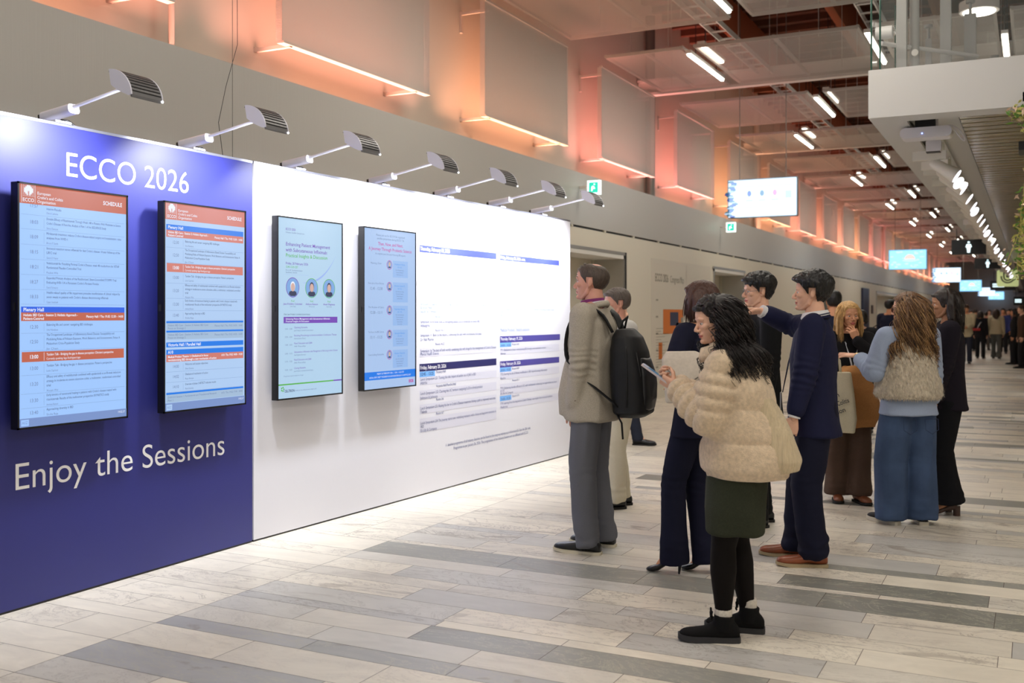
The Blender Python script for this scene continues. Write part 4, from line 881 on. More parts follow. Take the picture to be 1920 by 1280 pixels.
# hanging plants under the gallery
G1 = mat('leaf_green', rgb(96, 140, 50), .6); G2 = mat('leaf_yellow', rgb(190, 186, 96), .6); G3 = mat('leaf_pink', rgb(206, 178, 150), .6)
def plant(i, x, y, z0, drop, wd):
    t = thing('hanging_plant', ['trailing green and yellow plant hanging lowest in view at the edge of the gallery', 'small sprig of the same greenery just under the gallery front beam'][i] if i < 2 else 'trailing greenery hanging behind the lowest plant under the gallery', 'plant', (x, y, z0))
    if i >= 2: t['group'] = 'trailing plants behind'
    rn = random.Random(40 + i); q = MB(); q.box((-.1, -.2, -.02), (.5, .2, .06), M_dark); q.obj('planter', t)
    q = MB(); L = MB()
    for s in range(46):
        px, py, pz = rn.uniform(0, wd), rn.uniform(-.35, .35), -.02; pts = [(px, py, pz)]; D_ = drop * rn.uniform(.45, 1); ph = rn.uniform(0, 6)
        for k in range(9):
            px += rn.uniform(-.03, .03) + (-.02 if s % 3 == 0 else 0); py += rn.uniform(-.03, .03); pz -= D_ / 9; pts.append((px, py, pz))
            for j in range(5):
                c = Vector((px + rn.uniform(-.06, .06), py + rn.uniform(-.06, .06), pz + rn.uniform(-.04, .04))); a = Vector((rn.uniform(-1, 1), rn.uniform(-1, 1), rn.uniform(-1, .4))).normalized() * rn.uniform(.02, .04); b = a.cross(Vector((rn.random(), 1, rn.random()))).normalized() * .011
                L.add([c - a, c + b, c + a, c - b], [(0, 1, 2, 3)], (G1, G2, G1, G3, G2)[rn.randrange(5)])
        q.tube(pts, .003, G2, 4)
    q.obj('stems', t); L.obj('leaves', t)
plant(0, -.02, 10.9, 3.05, 1.25, .5)
plant(1, .02, 10.15, 3.36, .2, .3)
for i, y in enumerate((12.5, 15, 18, 22)): plant(2 + i, .02, y, 3.2, 1.0, .5)
# ------------------------------------------------------------------ people: surface tools
def remesh(mb, vox, it=2):
    me = mb.mesh('tmp') if isinstance(mb, MB) else mb
    ob = bpy.data.objects.new('tmp', me); scene.collection.objects.link(ob)
    md = ob.modifiers.new('r', 'REMESH'); md.mode = 'VOXEL'; md.voxel_size = vox; md.adaptivity = 0
    dg = bpy.context.evaluated_depsgraph_get(); out = bpy.data.meshes.new_from_object(ob.evaluated_get(dg))
    n = len(out.vertices); V = np.zeros(n * 3); out.vertices.foreach_get('co', V); V = V.reshape(-1, 3)
    k = len(out.polygons); lt = np.zeros(k, int); out.polygons.foreach_get('loop_total', lt)
    li = np.zeros(len(out.loops), int); out.loops.foreach_get('vertex_index', li)
    F_ = li.reshape(-1, 4) if (lt == 4).all() else np.array([tuple(p.vertices) if len(p.vertices) == 4 else tuple(p.vertices) + (p.vertices[2],) for p in out.polygons])
    bpy.data.objects.remove(ob); bpy.data.meshes.remove(out); bpy.data.meshes.remove(me)
    return relax(V, F_, it), F_
def edges(F_): return np.concatenate([F_[:, [0, 1]], F_[:, [1, 2]], F_[:, [2, 3]], F_[:, [3, 0]]])
def relax(V, F_, it, k=.5):
    if not it: return V
    E_ = edges(F_); n = len(V); c = np.bincount(E_.ravel(), minlength=n)[:, None] + 1e-9
    for _ in range(it):
        S_ = np.stack([np.bincount(E_[:, 0], V[E_[:, 1], a], n) + np.bincount(E_[:, 1], V[E_[:, 0], a], n) for a in range(3)], 1)
        V = V * (1 - k) + S_ / c * k
    return V
def normals(V, F_):
    fn = np.cross(V[F_[:, 2]] - V[F_[:, 0]], V[F_[:, 3]] - V[F_[:, 1]]); N_ = np.zeros_like(V)
    for c in range(4):
        for a in range(3): N_[:, a] += np.bincount(F_[:, c], fn[:, a], len(V))
    return N_ / (np.linalg.norm(N_, axis=1, keepdims=True) + 1e-12)
def vnoise(P, seed=0):
    P = np.asarray(P) + seed * 17.31; i = np.floor(P).astype(np.int64); f = P - i; f = f * f * (3 - 2 * f)
    def h(a, b, c):
        x = (a * 73856093 ^ b * 19349663 ^ c * 83492791) & 0x7fffffff; x = (x * 1103515245 + 12345) & 0x7fffffff; x = (x ^ (x >> 13)) * 1274126177 & 0x7fffffff
        return (x & 0xffff) / 65535.0
    r = 0
    for dx in (0, 1):
        for dy in (0, 1):
            for dz in (0, 1):
                r = r + h(i[:, 0] + dx, i[:, 1] + dy, i[:, 2] + dz) * (f[:, 0] if dx else 1 - f[:, 0]) * (f[:, 1] if dy else 1 - f[:, 1]) * (f[:, 2] if dz else 1 - f[:, 2])
    return r
def folds(V, N_, amp, scale, seed=0, warp=.6):
    P = V * np.array(scale); Wp = vnoise(P * .5, seed + 5)[:, None] * warp * 2
    n = vnoise(P + Wp, seed); r = 1 - np.abs(2 * n - 1) * 1.6
    m = vnoise(P * 2.1 + Wp, seed + 2) - .5
    return V + N_ * ((r - .3) * amp + m * amp * .45)[:, None]
def chain_param(V, pts):
    """nearest point on a chain: distance along it and distance to it"""
    pts = [np.array(p, float) for p in pts]; best = np.full(len(V), 1e9); s = np.zeros(len(V)); acc = 0
    for a, b in zip(pts[:-1], pts[1:]):
        d = b - a; L = np.linalg.norm(d); t = np.clip(((V - a) @ d) / (L * L), 0, 1); q = np.linalg.norm(V - (a + t[:, None] * d), axis=1)
        m = q < best; best[m] = q[m]; s[m] = acc + t[m] * L; acc += L
    return s, best
def vf_obj(name, V, F_, mats_, parent=None, mi=None, smooth=True):
    me = bpy.data.meshes.new(name); me.vertices.add(len(V)); me.vertices.foreach_set('co', np.asarray(V, dtype=np.float32).ravel())
    k = len(F_); me.loops.add(k * 4); me.loops.foreach_set('vertex_index', np.asarray(F_, dtype=np.int32).ravel())
    me.polygons.add(k); me.polygons.foreach_set('loop_start', np.arange(0, k * 4, 4, dtype=np.int32)); me.polygons.foreach_set('loop_total', np.full(k, 4, dtype=np.int32))
    for m in (mats_ if isinstance(mats_, list) else [mats_]): me.materials.append(m)
    if mi is not None: me.polygons.foreach_set('material_index', np.asarray(mi, dtype=np.int32))
    me.polygons.foreach_set('use_smooth', [smooth] * k); me.update(calc_edges=True); me.validate(); return link(name, me, parent)
def limb(mb, pts, rs, m, flat=None, n=14):
    """tapered limb with round ends; pts joints, rs radii"""
    P = [Vector(p) for p in pts]; Q = []; R = []
    for i in range(len(P) - 1):
        for k in range(5):
            t = k / 5; Q.append(P[i].lerp(P[i + 1], t)); R.append(rs[i] * (1 - t) + rs[i + 1] * t)
    Q.append(P[-1]); R.append(rs[-1]); mb.tube(Q, R, m, n, flat=flat)
    for p, r in zip(P, rs): mb.ball(p, r * .995, m, 12, 8)
def ik(a, c, l1, l2, hint):
    a, c, hint = Vector(a), Vector(c), Vector(hint); d = c - a; L = d.length
    if L > (l1 + l2) * .999: c = a + d * ((l1 + l2) * .999 / L); d = c - a; L = d.length
    x = (l1 * l1 - l2 * l2 + L * L) / (2 * L); h = math.sqrt(max(0, l1 * l1 - x * x)); u = d / L
    p = hint - u * hint.dot(u); p = p.normalized() if p.length > 1e-6 else Vector((0, 0, 1)); return a + u * x + p * h, c

def skin_mat(name, c): return mat(name, c, .5, spec=.35, var=(30, .06), bump=(140, .15, .002))
def cloth(name, c, rough=.85, sc=900, st=.25, var=.06, sheen=0.0, stretch=(1, 1, 1)): return mat(name, c, rough, spec=.2, sheen=sheen, bump=(sc, st, .002, stretch), var=(sc * .3, var, stretch))
def hair_mat(name, c, rough=.38): return mat(name, c, rough, spec=.45, var=(160, .35, (1, 1, .15)), bump=(260, .6, .004, (1, 1, .12)))
SK1 = skin_mat('skin_rosy', rgb(214, 158, 138)); SK2 = skin_mat('skin_light', rgb(226, 178, 152)); SK3 = skin_mat('skin_tan', rgb(206, 150, 116)); SK4 = skin_mat('skin_warm', rgb(176, 130, 100))
M_lip = mat('lips', rgb(184, 96, 92), .45); M_eye = mat('eye_white', rgb(225, 220, 215), .2); M_iris = mat('iris', rgb(46, 32, 26), .15)

# ------------------------------------------------------------------ head (origin between the eyes' level and the ears, forward +x)
def head_geo(g='m', vox=.0026):
    m = SK1; q = MB(); w_ = 1.0 if g == 'm' else .94
    q.ball((-.014, 0, .030), (.097, .076 * w_, .084), m, 28, 20)
    q.loft([((.028, 0, .075), (.058, 0, 0), (0, .052 * w_, 0)), ((.024, 0, .045), (.070, 0, 0), (0, .064 * w_, 0)), ((.020, 0, .008), (.072, 0, 0), (0, .067 * w_, 0), 2.2), ((.018, 0, -.025), (.070, 0, 0), (0, .064 * w_, 0), 2.3),
            ((.022, 0, -.055), (.064, 0, 0), (0, .056 * w_, 0), 2.2), ((.034, 0, -.080), (.050, 0, 0), (0, .043 * w_, 0)), ((.050, 0, -.098), (.034, 0, 0), (0, .028 * w_, 0)), ((.060, 0, -.108), (.018, 0, 0), (0, .015, 0))], m, 28)
    q.tube([(.010, .0, -.03), (.055, 0, -.085)], [.050 * w_, .030], m, 14)
    for s in (-1, 1):
        q.tube([(-.005, s * .052 * w_, -.025), (.01, s * .05 * w_, -.065), (.055, s * .018, -.098)], [.014, .015, .013], m, 10)   # jaw line
        q.ball((.062, s * .044 * w_, -.016), (.024, .020, .018), m)                                                  # cheekbone
        q.tube([(.084, s * .008, .024), (.084, s * .03, .028), (.066, s * .052 * w_, .02)], [.009, .009, .007], m, 8)  # brow
        q.ball((.096, s * .011, -.034), (.011, .008, .008), m)                                                       # nostril wing
        M_ = Matrix.Rotation(s * .35, 4, 'Z') @ Matrix.Rotation(-.2, 4, 'Y')
        q.ball((-.014, s * .075 * w_, -.004), (.016, .0065, .026), m, 14, 10, M_); q.ball((-.006, s * .071 * w_, -.027), (.008, .006, .010), m)
    q.tube([(.086, 0, .016), (.094, 0, -.004), (.108, 0, -.025)], [.0075, .0085, .0115] if g == 'm' else [.0065, .0075, .0095], m, 10); q.ball((.108, 0, -.028), .0115 if g == 'm' else .0098, m)
    q.ball((.090, 0, -.055), (.0095, .022, .0065), m); q.ball((.088, 0, -.067), (.010, .019, .007), m); q.ball((.078, 0, -.052), (.014, .030, .016), m)
    q.ball((.082, 0, -.092), (.016, .020, .014), m)
    V, F_ = remesh(q, vox, 3)
    for s in (-1, 1):
        d = V - np.array([.088, s * .031 * w_, .003]); k = np.exp(-(d[:, 0] ** 2 / .02 ** 2 + d[:, 1] ** 2 / .016 ** 2 + d[:, 2] ** 2 / .010 ** 2)); V[:, 0] -= .010 * k
    d = np.exp(-((V[:, 2] + .061) / .0016) ** 2) * (np.abs(V[:, 1]) < .023) * (V[:, 0] > .07); V[:, 0] -= .0025 * d
    N_ = normals(V, F_); c = V[F_].mean(1)
    mi = np.zeros(len(F_), int); mi[(np.abs(c[:, 1]) < .022 - np.abs(c[:, 2] + .061) * .8) & (c[:, 0] > .080) & (np.abs(c[:, 2] + .061) < .0095)] = 1
    return V, F_, N_, mi
_heads = {}
def get_head(g, vox):
    if (g, vox) not in _heads: _heads[(g, vox)] = head_geo(g, vox)
    return _heads[(g, vox)]
def sstep(a, b, x): t = np.clip((x - a) / (b - a), 0, 1); return t * t * (3 - 2 * t)
def hairline(p, front=.058, back=-.055):
    x = p[:, 0]; z = np.interp(x, [-.12, -.07, -.035, -.03, .012, .03, .05, .066, .09], [back, back, back + .01, .0, -.012, .015, .034, front - .004, front])
    ear = (np.abs(x + .010) < .022) & (p[:, 2] < .030) & (np.abs(p[:, 1]) > .05); r = sstep(0, .012, p[:, 2] - z); r[ear] = 0; return r
def hair_cap(V, F_, N_, tfun, seed=1, sc=(60, 60, 22), na=.004):
    t = tfun(V); keep = (t[F_] > 0).any(1); F2 = F_[keep]; u, inv = np.unique(F2.ravel(), return_inverse=True); P, Q, T = V[u], N_[u], t[u]
    n = vnoise(P * np.array(sc), seed) - .5; n2 = vnoise(P * np.array(sc) * 2.6, seed + 1) - .5
    up = np.array([0, 0, .0]); return P + Q * (T + (n + .6 * n2) * na * np.clip(T / .006, 0, 2) - .0012)[:, None] + up, inv.reshape(-1, 4)

def strands(HM, n, length, r, m_list, curl=0.0, cf=16.0, thr=.2, rnd=None, out=.35, torso=None, sides=3, vol=0.0, azr=(1.0, 2 * PI - 1.0), stiff=.6, elmin=-.25, kids=5, clump=.006, lift=.012, step=.014):
    """locks grown from the scalp and hanging down, kept outside head and shoulders; in the person's space"""
    q = MB(); rnd = rnd or random.Random(4); C_ = Vector((-.014, 0, .028)); Rr = Vector((.097 + lift, .077 + lift, .084 + lift))
    I3 = HM.to_3x3(); Inv = I3.inverted(); hc = HM @ C_
    for s in range(n):
        az = rnd.uniform(*azr); el = math.asin(rnd.uniform(math.sin(elmin), 1))
        d = Vector((math.cos(el) * math.cos(az), math.cos(el) * math.sin(az), math.sin(el)))
        cen = HM @ (C_ + Vector((d.x * Rr.x, d.y * Rr.y, d.z * Rr.z)) * .96); dw = (I3 @ d).normalized(); hx = Vector((I3.col[0].x, I3.col[0].y, 0)).normalized(); dh = (hx * d.x + Vector((-hx.y, hx.x, 0)) * d.y); dh = dh.normalized() if dh.length > .02 else -hx
        vel = (dh * (out + .5 * max(0, d.z)) + dw * vol * .5 + Vector((0, 0, -.25))).normalized(); L = length * rnd.uniform(.72, 1.05) * (1.0 + .25 * max(0, d.z)); k = int(L / step); path = [cen.copy()]; u_ = rnd.random()
        for j in range(k):
            vel = (vel * stiff + Vector((0, 0, -1)) * (1 - stiff) + Vector((rnd.uniform(-1, 1), rnd.uniform(-1, 1), 0)) * .05).normalized(); cen = cen + vel * step
            l = Inv @ (cen - hc); e = Vector((l.x / Rr.x, l.y / Rr.y, l.z / Rr.z)); el_ = e.length; sf = .3 + .7 * (1 - max(0, e.z / max(el_, 1e-6)))
            B_ = 1 + vol * u_ * sf * min(1, j / 7)
            if 0 < el_ < B_: e2 = e * (B_ / el_); cen = hc + I3 @ Vector((e2.x * Rr.x, e2.y * Rr.y, e2.z * Rr.z))
            if torso and cen.z < torso[2]:
                tx, ty = (cen.x - torso[0]) / torso[3], (cen.y - torso[1]) / torso[4]; h = math.hypot(tx, ty); dz = min(1, (torso[2] - cen.z) / .07)
                if dz > h > 1e-6: cen.x = torso[0] + tx / h * dz * torso[3]; cen.y = torso[1] + ty / h * dz * torso[4]
            path.append(cen.copy())
        path = [path[0]] + [(path[i - 1] + path[i] * 2 + path[i + 1]) / 4 for i in range(1, len(path) - 1)] + [path[-1]]
        m_ = m_list[0] if rnd.random() > thr else m_list[rnd.randrange(len(m_list))]; ph0 = rnd.uniform(0, 6.28); f0 = cf * rnd.uniform(.8, 1.2); c0 = curl * rnd.uniform(.6, 1.3)
        for kd in range(kids):
            of = Vector((rnd.gauss(0, 1), rnd.gauss(0, 1), 0)) * clump; ph = ph0 + rnd.uniform(-.5, .5); pts = []; cut = rnd.uniform(.8, 1)
            for j, c in enumerate(path[:max(4, int(len(path) * cut))]):
                g_ = min(1, j / 5); a_ = f0 * j * step * 6.28 + ph; pts.append(c + of * (.3 + .7 * g_) + Vector((math.cos(a_), math.sin(a_), .6 * math.sin(a_ * 1.07))) * c0 * g_)
            N_ = len(pts); q.tube(pts, [r * (1.0 - .6 * (i / N_) ** 2) for i in range(N_)], m_, sides, cap=False)
    return q
def hair_mass(P, HM, m, name='hair_volume', amp=.008, vox=.007, **kw):
    """soft body of the hairdo under the single locks"""
    kw.update(kids=1, sides=6); r = kw.pop('r', .014); q = strands(HM, kw.pop('n', 170), kw.pop('length'), r, [m], **kw)
    for i in range(0): pass
    q2 = MB(); 
    # close every lock so that the volume can be fused
    q2.v, q2.f, q2.m, q2.mats = q.v, q.f, q.m, q.mats
    st_ = {}
    n6 = 6; used = 0; fs = list(q.f); 
    # ring ends: rings are consecutive groups of six, a new lock starts where faces do not bridge
    bridged = set(f[0] // n6 for f in fs if f[0] % n6 == 0 and f[3] - f[0] == n6)
    for rg in range(len(q.v) // n6):
        if rg not in bridged: q2.f.append(tuple(rg * n6 + i for i in range(n6))); q2.m.append(0)
        if rg - 1 not in bridged: q2.f.append(tuple(rg * n6 + i for i in range(n6 - 1, -1, -1))); q2.m.append(0)
    q2.ball(HM @ Vector((-.018, 0, .028)), (.094, .08, .086), m, 18, 12, HM.to_3x3().to_4x4())
    V, F_ = remesh(q2, vox, 3); N_ = normals(V, F_); V = folds(V, N_, amp, (26, 26, 5), 3, 1.2); return vf_obj(name, V, F_, m, P)

# ------------------------------------------------------------------ hand: palm and five fingers, fused
def hand_geo(m, W_, d, n, side, size=1.0, curl=(.5, .5, .5, .5), thumb=.5, spread=.10, vox=.0026):
    d = Vector(d).normalized(); n = Vector(n); n = (n - d * n.dot(d)).normalized(); t = (n.cross(d) if side > 0 else d.cross(n)).normalized()
    W_ = Vector(W_); q = MB(); S_ = size
    P = lambda a, b, c: W_ + (d * a + t * b + n * c) * S_
    q.loft([(P(-.01, 0, 0), t * .024 * S_, n * .017 * S_), (P(.02, .0, 0), t * .033 * S_, n * .016 * S_, 2.4), (P(.055, -.002, 0), t * .041 * S_, n * .014 * S_, 2.6), (P(.085, -.002, 0), t * .041 * S_, n * .012 * S_, 2.6), (P(.094, -.002, .001), t * .036 * S_, n * .009 * S_, 2.4)], m, 18)
    for i, (b, a, ls) in enumerate(((.029, .088, (.040, .025, .020)), (.010, .093, (.045, .028, .021)), (-.010, .090, (.041, .026, .020)), (-.029, .082, (.032, .020, .018)))):
        p = P(a - .012, b, 0); ang = 0; pts = [p]; sp = (1.5 - i) * spread; dd = (d + t * sp).normalized()
        for k, l in enumerate((ls[0] + .012,) + ls[1:]):
            ang += curl[i] * (.9, 1.1, .7)[k]; v = dd * math.cos(ang) + n * math.sin(ang); p = p + v * l * S_; pts.append(p)
        r = (.0098, .0088, .008, .0068) if i < 3 else (.0088, .0078, .007, .006); limb(q, pts, [x * S_ for x in r], m, n=10)
    p = P(.018, .024, .004); v1 = (d * .62 + t * .72 + n * (.25 + thumb * .5)).normalized(); v2 = (d * .9 + t * (.35 - thumb * .5) + n * (.25 + thumb * .6)).normalized()
    limb(q, [p, p + v1 * .042 * S_, p + v1 * .042 * S_ + v2 * .032 * S_, p + v1 * .042 * S_ + v2 * .056 * S_], [.0145 * S_, .0112 * S_, .0098 * S_, .0078 * S_], m, n=10)
    return remesh(q, vox * max(1, S_), 2)

# ------------------------------------------------------------------ skeleton
class Fig:
    def __init__(s, H=1.75, g='m', lean=0.0, tw=0.0, hy=0.0, hp=0.0, hr=0.0, feet=((.10, .09, .1), (-.05, -.09, -.1)), hands=None, elb=None, hipz=None, sway=(0, 0), bulk=1.0, heel=0.0):
        s.H, s.g, s.b = H, g, bulk; K = H / 1.75; s.K = K; z0 = heel * .7
        s.hip = Vector((sway[0] * .3, sway[1] * .3, (hipz or .5225 * H) + z0 * 1.25)); sw = (.118 if g == 'm' else .100) * H * (1 + .3 * (bulk - 1)); hw = .052 * H
        s.neck = Vector((math.sin(lean) * .33 * H + sway[0], sway[1], s.hip.z + math.cos(lean) * .325 * H)); s.up = (s.neck - s.hip).normalized()
        s.c, s.sn = math.cos(tw), math.sin(tw); s.fw = Vector((s.c, s.sn, 0)); s.lf = Vector((-s.sn, s.c, 0))
        s.sh = [s.neck + s.lf * sw * k - Vector((0, 0, .018 * H)) - s.fw * .0 for k in (1, -1)]
        s.hj = [s.hip + Vector((0, hw * k, 0)) for k in (1, -1)]
        s.foot = []; s.knee = []; s.ank = []
        for k, (fx, fy, fa) in zip((0, 1), feet):
            f_ = Vector((math.cos(fa), math.sin(fa), 0)); a = Vector((fx, fy, .045 * H + heel)) - f_ * .0
            kn, a = ik(s.hj[k], a, .245 * H, .235 * H, f_ + Vector((0, 0, 0))); s.knee.append(kn); s.ank.append(a); s.foot.append((fx, fy, fa))
        s.el = []; s.wr = []
        hands = hands or [None, None]; elb = elb or [None, None]
        for k in (0, 1):
            sg = 1 - 2 * k; t = hands[k]
            if t is None: t = s.sh[k] + s.lf * sg * .05 + s.fw * .05 + Vector((0, 0, -.325 * H))
            e, w_ = ik(s.sh[k], Vector(t), .168 * H, .152 * H, elb[k] if elb[k] is not None else (-s.fw + s.lf * sg * .3)); s.el.append(e); s.wr.append(w_)
        s.hc = s.neck + s.up * .058 * H + Vector((.012 * H, 0, .038 * H)) + s.fw * math.sin(hp) * .03
        s.HM = Matrix.Translation(s.hc) @ Matrix.Rotation(hy, 4, 'Z') @ Matrix.Rotation(hp, 4, 'Y') @ Matrix.Rotation(hr, 4, 'X') @ Matrix.Scale(K * (1.0 if g == 'm' else 1.0), 4)
    def ring(s, f, w_, d, o=0.0, e=2.3):
        """torso ring at fraction f of the way hip (0) to neck (1); below 0 goes down"""
        c = s.hip.lerp(s.neck, f); m = min(1, max(0, f)); l = Vector((0, 1, 0)).lerp(s.lf, m).normalized(); w2 = Vector((l.y, -l.x, 0)); return (c + w2 * o, w2 * d, l * w_, e)
    def body(s, m, vox=.011):
        H, q, b = s.H, MB(), s.b; h = s.g == 'm'
        q.loft([s.ring(-.12, .07 * H, .055 * H), s.ring(.0, .092 * H * b, .062 * H * b), s.ring(.2, (.080 if h else .074) * H * b, .056 * H * b), s.ring(.42, (.078 if h else .068) * H * b, .054 * H * b), s.ring(.7, (.096 if h else .082) * H * b, .062 * H * b, .008), s.ring(.9, (.100 if h else .086) * H, .05 * H), s.ring(1.0, .045 * H, .038 * H)], m, 24)
        q.tube([s.neck - s.up * .03 * H, s.neck + s.up * .03 * H, s.HM @ Vector((-.012, 0, -.03))], [.042 * H, (.034 if h else .028) * H, (.032 if h else .027) * H], m, 16)
        for k in (0, 1):
            limb(q, [s.hj[k], s.knee[k], s.ank[k]], [.05 * H * b, .031 * H, .021 * H], m); limb(q, [s.neck.lerp(s.sh[k], .4), s.sh[k], s.el[k], s.wr[k]], [.034 * H, .031 * H, .024 * H, .0155 * H], m)
            fx, fy, fa = s.foot[k]; f_ = Vector((math.cos(fa), math.sin(fa), 0)); limb(q, [s.ank[k], s.ank[k] + f_ * .09 + Vector((0, 0, -s.ank[k].z + .035))], [.02 * H, .022], m)
        return remesh(q, vox, 3)

def person(label, loc, rz, fig, skin, hands_spec=None, head_vox=.0026, group=None, brow=None, glasses=False):
    """the body: head, trunk, limbs and hands in one mesh object"""
    V, F_ = fig.body(skin, .011 if head_vox < .004 else .02); Vs, Fs, Ms = [V], [F_], [np.zeros(len(F_), int)]; off = len(V)
    hv, hf, hn, hm = get_head(fig.g, head_vox); R = np.array(fig.HM)[:3, :3]; T = np.array(fig.HM)[:3, 3]
    Vs.append(hv @ R.T + T); Fs.append(hf + off); Ms.append(hm); off += len(hv)
    ex = MB(); w_ = 1.0 if fig.g == 'm' else .94
    if head_vox < .004:
        for s_ in (-1, 1):
            ex.ball((.0715, s_ * .031 * w_, .003), .0118, M_eye, 12, 8); ex.ball((.0785, s_ * .031 * w_, .0015), (.0062, .0062, .0065), M_iris, 10, 8)
            ex.tube([(.079, s_ * .018 * w_, .0085), (.0842, s_ * .03 * w_, .0105), (.077, s_ * .044 * w_, .007)], .0026, skin, 6)
            if brow: ex.tube([(.0885, s_ * .014, .0235), (.0885, s_ * .03, .028), (.074, s_ * .048 * w_, .024)], [.0025, .003, .0018], brow, 6)
    mats_ = [skin, M_lip, M_eye, M_iris] + ([brow] if brow else [])
    if ex.v:
        ev = np.array(ex.v) @ R.T + T; fe = np.array([tuple(f) if len(f) == 4 else (tuple(f) + (f[-1],) if len(f) == 3 else None) for f in ex.f if len(f) <= 4]); me_ = [mats_.index(ex.mats[m]) for f, m in zip(ex.f, ex.m) if len(f) <= 4]
        Vs.append(ev); Fs.append(fe + off); Ms.append(np.array(me_)); off += len(ev)
    for k, hs in enumerate(hands_spec or [{}, {}]):
        if hs is None: continue
        d = (fig.wr[k] - fig.el[k]).normalized(); kw = dict(d=d, n=(fig.lf * (-1 if k == 0 else 1)), curl=(.35, .4, .45, .5), thumb=.4); kw.update(hs)
        hv_, hf_ = hand_geo(skin, fig.wr[k] - Vector(kw['d']).normalized() * .0, side=1 if k == 0 else -1, size=fig.K * (1.0 if fig.g == 'm' else .92), vox=.0028 if head_vox < .004 else .006, **kw)
        Vs.append(hv_); Fs.append(hf_ + off); Ms.append(np.zeros(len(hf_), int)); off += len(hv_)
    o = None
    V = np.concatenate(Vs); F_ = np.concatenate(Fs); mi = np.concatenate(Ms)
    me = bpy.data.meshes.new('person'); me.from_pydata(V.tolist(), [], [tuple(dict.fromkeys(f)) for f in F_.tolist()])
    for m in mats_: me.materials.append(m)
    me.polygons.foreach_set('material_index', mi.astype(np.int32)); me.polygons.foreach_set('use_smooth', [True] * len(F_)); me.update()
    o = link('person', me); o.location = loc; o.rotation_euler = (0, 0, rz); tag(o, label, 'person', group); return o

# ------------------------------------------------------------------ garments
def trousers(P, s, m, rt=.057, rk=.045, rh=.040, hem=.03, top=.14, amp=.006, seed=3, vox=.009, flare=None, name='trousers', hipw=1.0, brk=.0):
    H = s.H; q = MB()
    q.loft([s.ring(-.13, .078 * H * hipw, .064 * H), s.ring(-.04, .099 * H * hipw, .074 * H), s.ring(.06, .098 * H * hipw, .072 * H), s.ring(top + .06, .088 * H * hipw, .064 * H)], m, 24)
    for k in (0, 1):
        a = Vector((s.ank[k].x, s.ank[k].y, hem)) - Vector((math.cos(s.foot[k][2]), math.sin(s.foot[k][2]), 0)) * .005
        kn = s.knee[k]; pts = [s.hj[k] + Vector((0, 0, -.03)), s.hj[k].lerp(kn, .55), kn, kn.lerp(a, .5), a]
        q.tube([p for p in pts], [rt * H, (rt * .6 + rk * .42) * H, rk * H, (rk + rh) * .5 * H, (flare or rh) * H], m, 20)
    V, F_ = remesh(q, vox, 4); N_ = normals(V, F_)
    V = folds(V, N_, amp, (9, 9, 2.6), seed); lowm = sstep(.34, .10, V[:, 2])[:, None]
    V2 = folds(V, N_, .007 + brk, (7, 7, 16), seed + 7); V = V * (1 - lowm) + V2 * lowm
    for k in (0, 1):       # bend wrinkles behind the knee
        dk = np.exp(-((V - np.array(s.knee[k])) ** 2).sum(1) / .10 ** 2); V = V + N_ * (np.sin(V[:, 2] * 120 + vnoise(V * 9, seed) * 5) * .003 * dk)[:, None]
    V = relax(V, F_, 1); V[:, 2] = np.maximum(V[:, 2], hem - .004)
    return vf_obj(name, V, F_, m, P)
def jacket(P, s, m, hem=-.12, th=.016, flare=1.0, sl=(.040, .034, .024), amp=.006, seed=9, vox=.009, name='jacket', depth=1.0, sleeve_end=.94, belly=0.0, nf=(8, 8, 2.4), open_arm=(True, True), body_f=None, nodeep=False, extra=None, wr_amp=.0035):
    H, b = s.H, s.b; h = s.g == 'm'; q = MB(); t = th
    mid = [s.ring(hem, (.099 * H * b + t) * flare, (.072 * H * b * depth + t) * flare, -.006 + belly * .3), s.ring(hem * .5, (.098 * H * b + t) * (flare * .5 + .5), (.070 * H * b * depth + t), belly * .6), s.ring(.08, .094 * H * b + t, .066 * H * b * depth + t, belly), s.ring(.35, (.086 if h else .076) * H * b + t, .060 * H * b * depth + t, belly * .7),
           s.ring(.62, (.098 if h else .084) * H * b + t, .066 * H * b * depth + t, .006), s.ring(.84, (.108 if h else .092) * H * b + t * .7, .060 * H * depth + t * .8), s.ring(.955, .085 * H, .045 * H + t * .6), s.ring(1.02, .046 * H, .040 * H + t * .3)]
    q.loft(mid, m, 32)
    for k in (0, 1):
        w_ = s.el[k].lerp(s.wr[k], sleeve_end); limb(q, [s.neck.lerp(s.sh[k], .45) - s.up * .01, s.sh[k] - s.up * .004, s.el[k]], [.030 * H + t * .7, sl[0] * H + t * .4, sl[1] * H + t * .4], m, n=18)
        limb(q, [s.el[k], w_], [sl[1] * H + t * .4, sl[2] * H + t * .3], m, n=18)
    if extra: extra(q, s)
    V, F_ = remesh(q, vox, 4); N_ = normals(V, F_)
    V = folds(V, N_, amp, nf, seed)
    for k in (0, 1):
        st_, dist = chain_param(V, [s.sh[k], s.el[k], s.wr[k]]); L1 = (s.el[k] - s.sh[k]).length
        near = np.exp(-((st_ - L1) / .09) ** 2) * (dist < sl[1] * H + t + .03); V = V + N_ * (np.sin(st_ * 150 + vnoise(V * 12, seed + 3) * 6) * wr_amp * near)[:, None]
    V = relax(V, F_, 1); return vf_obj(name, V, F_, m, P)
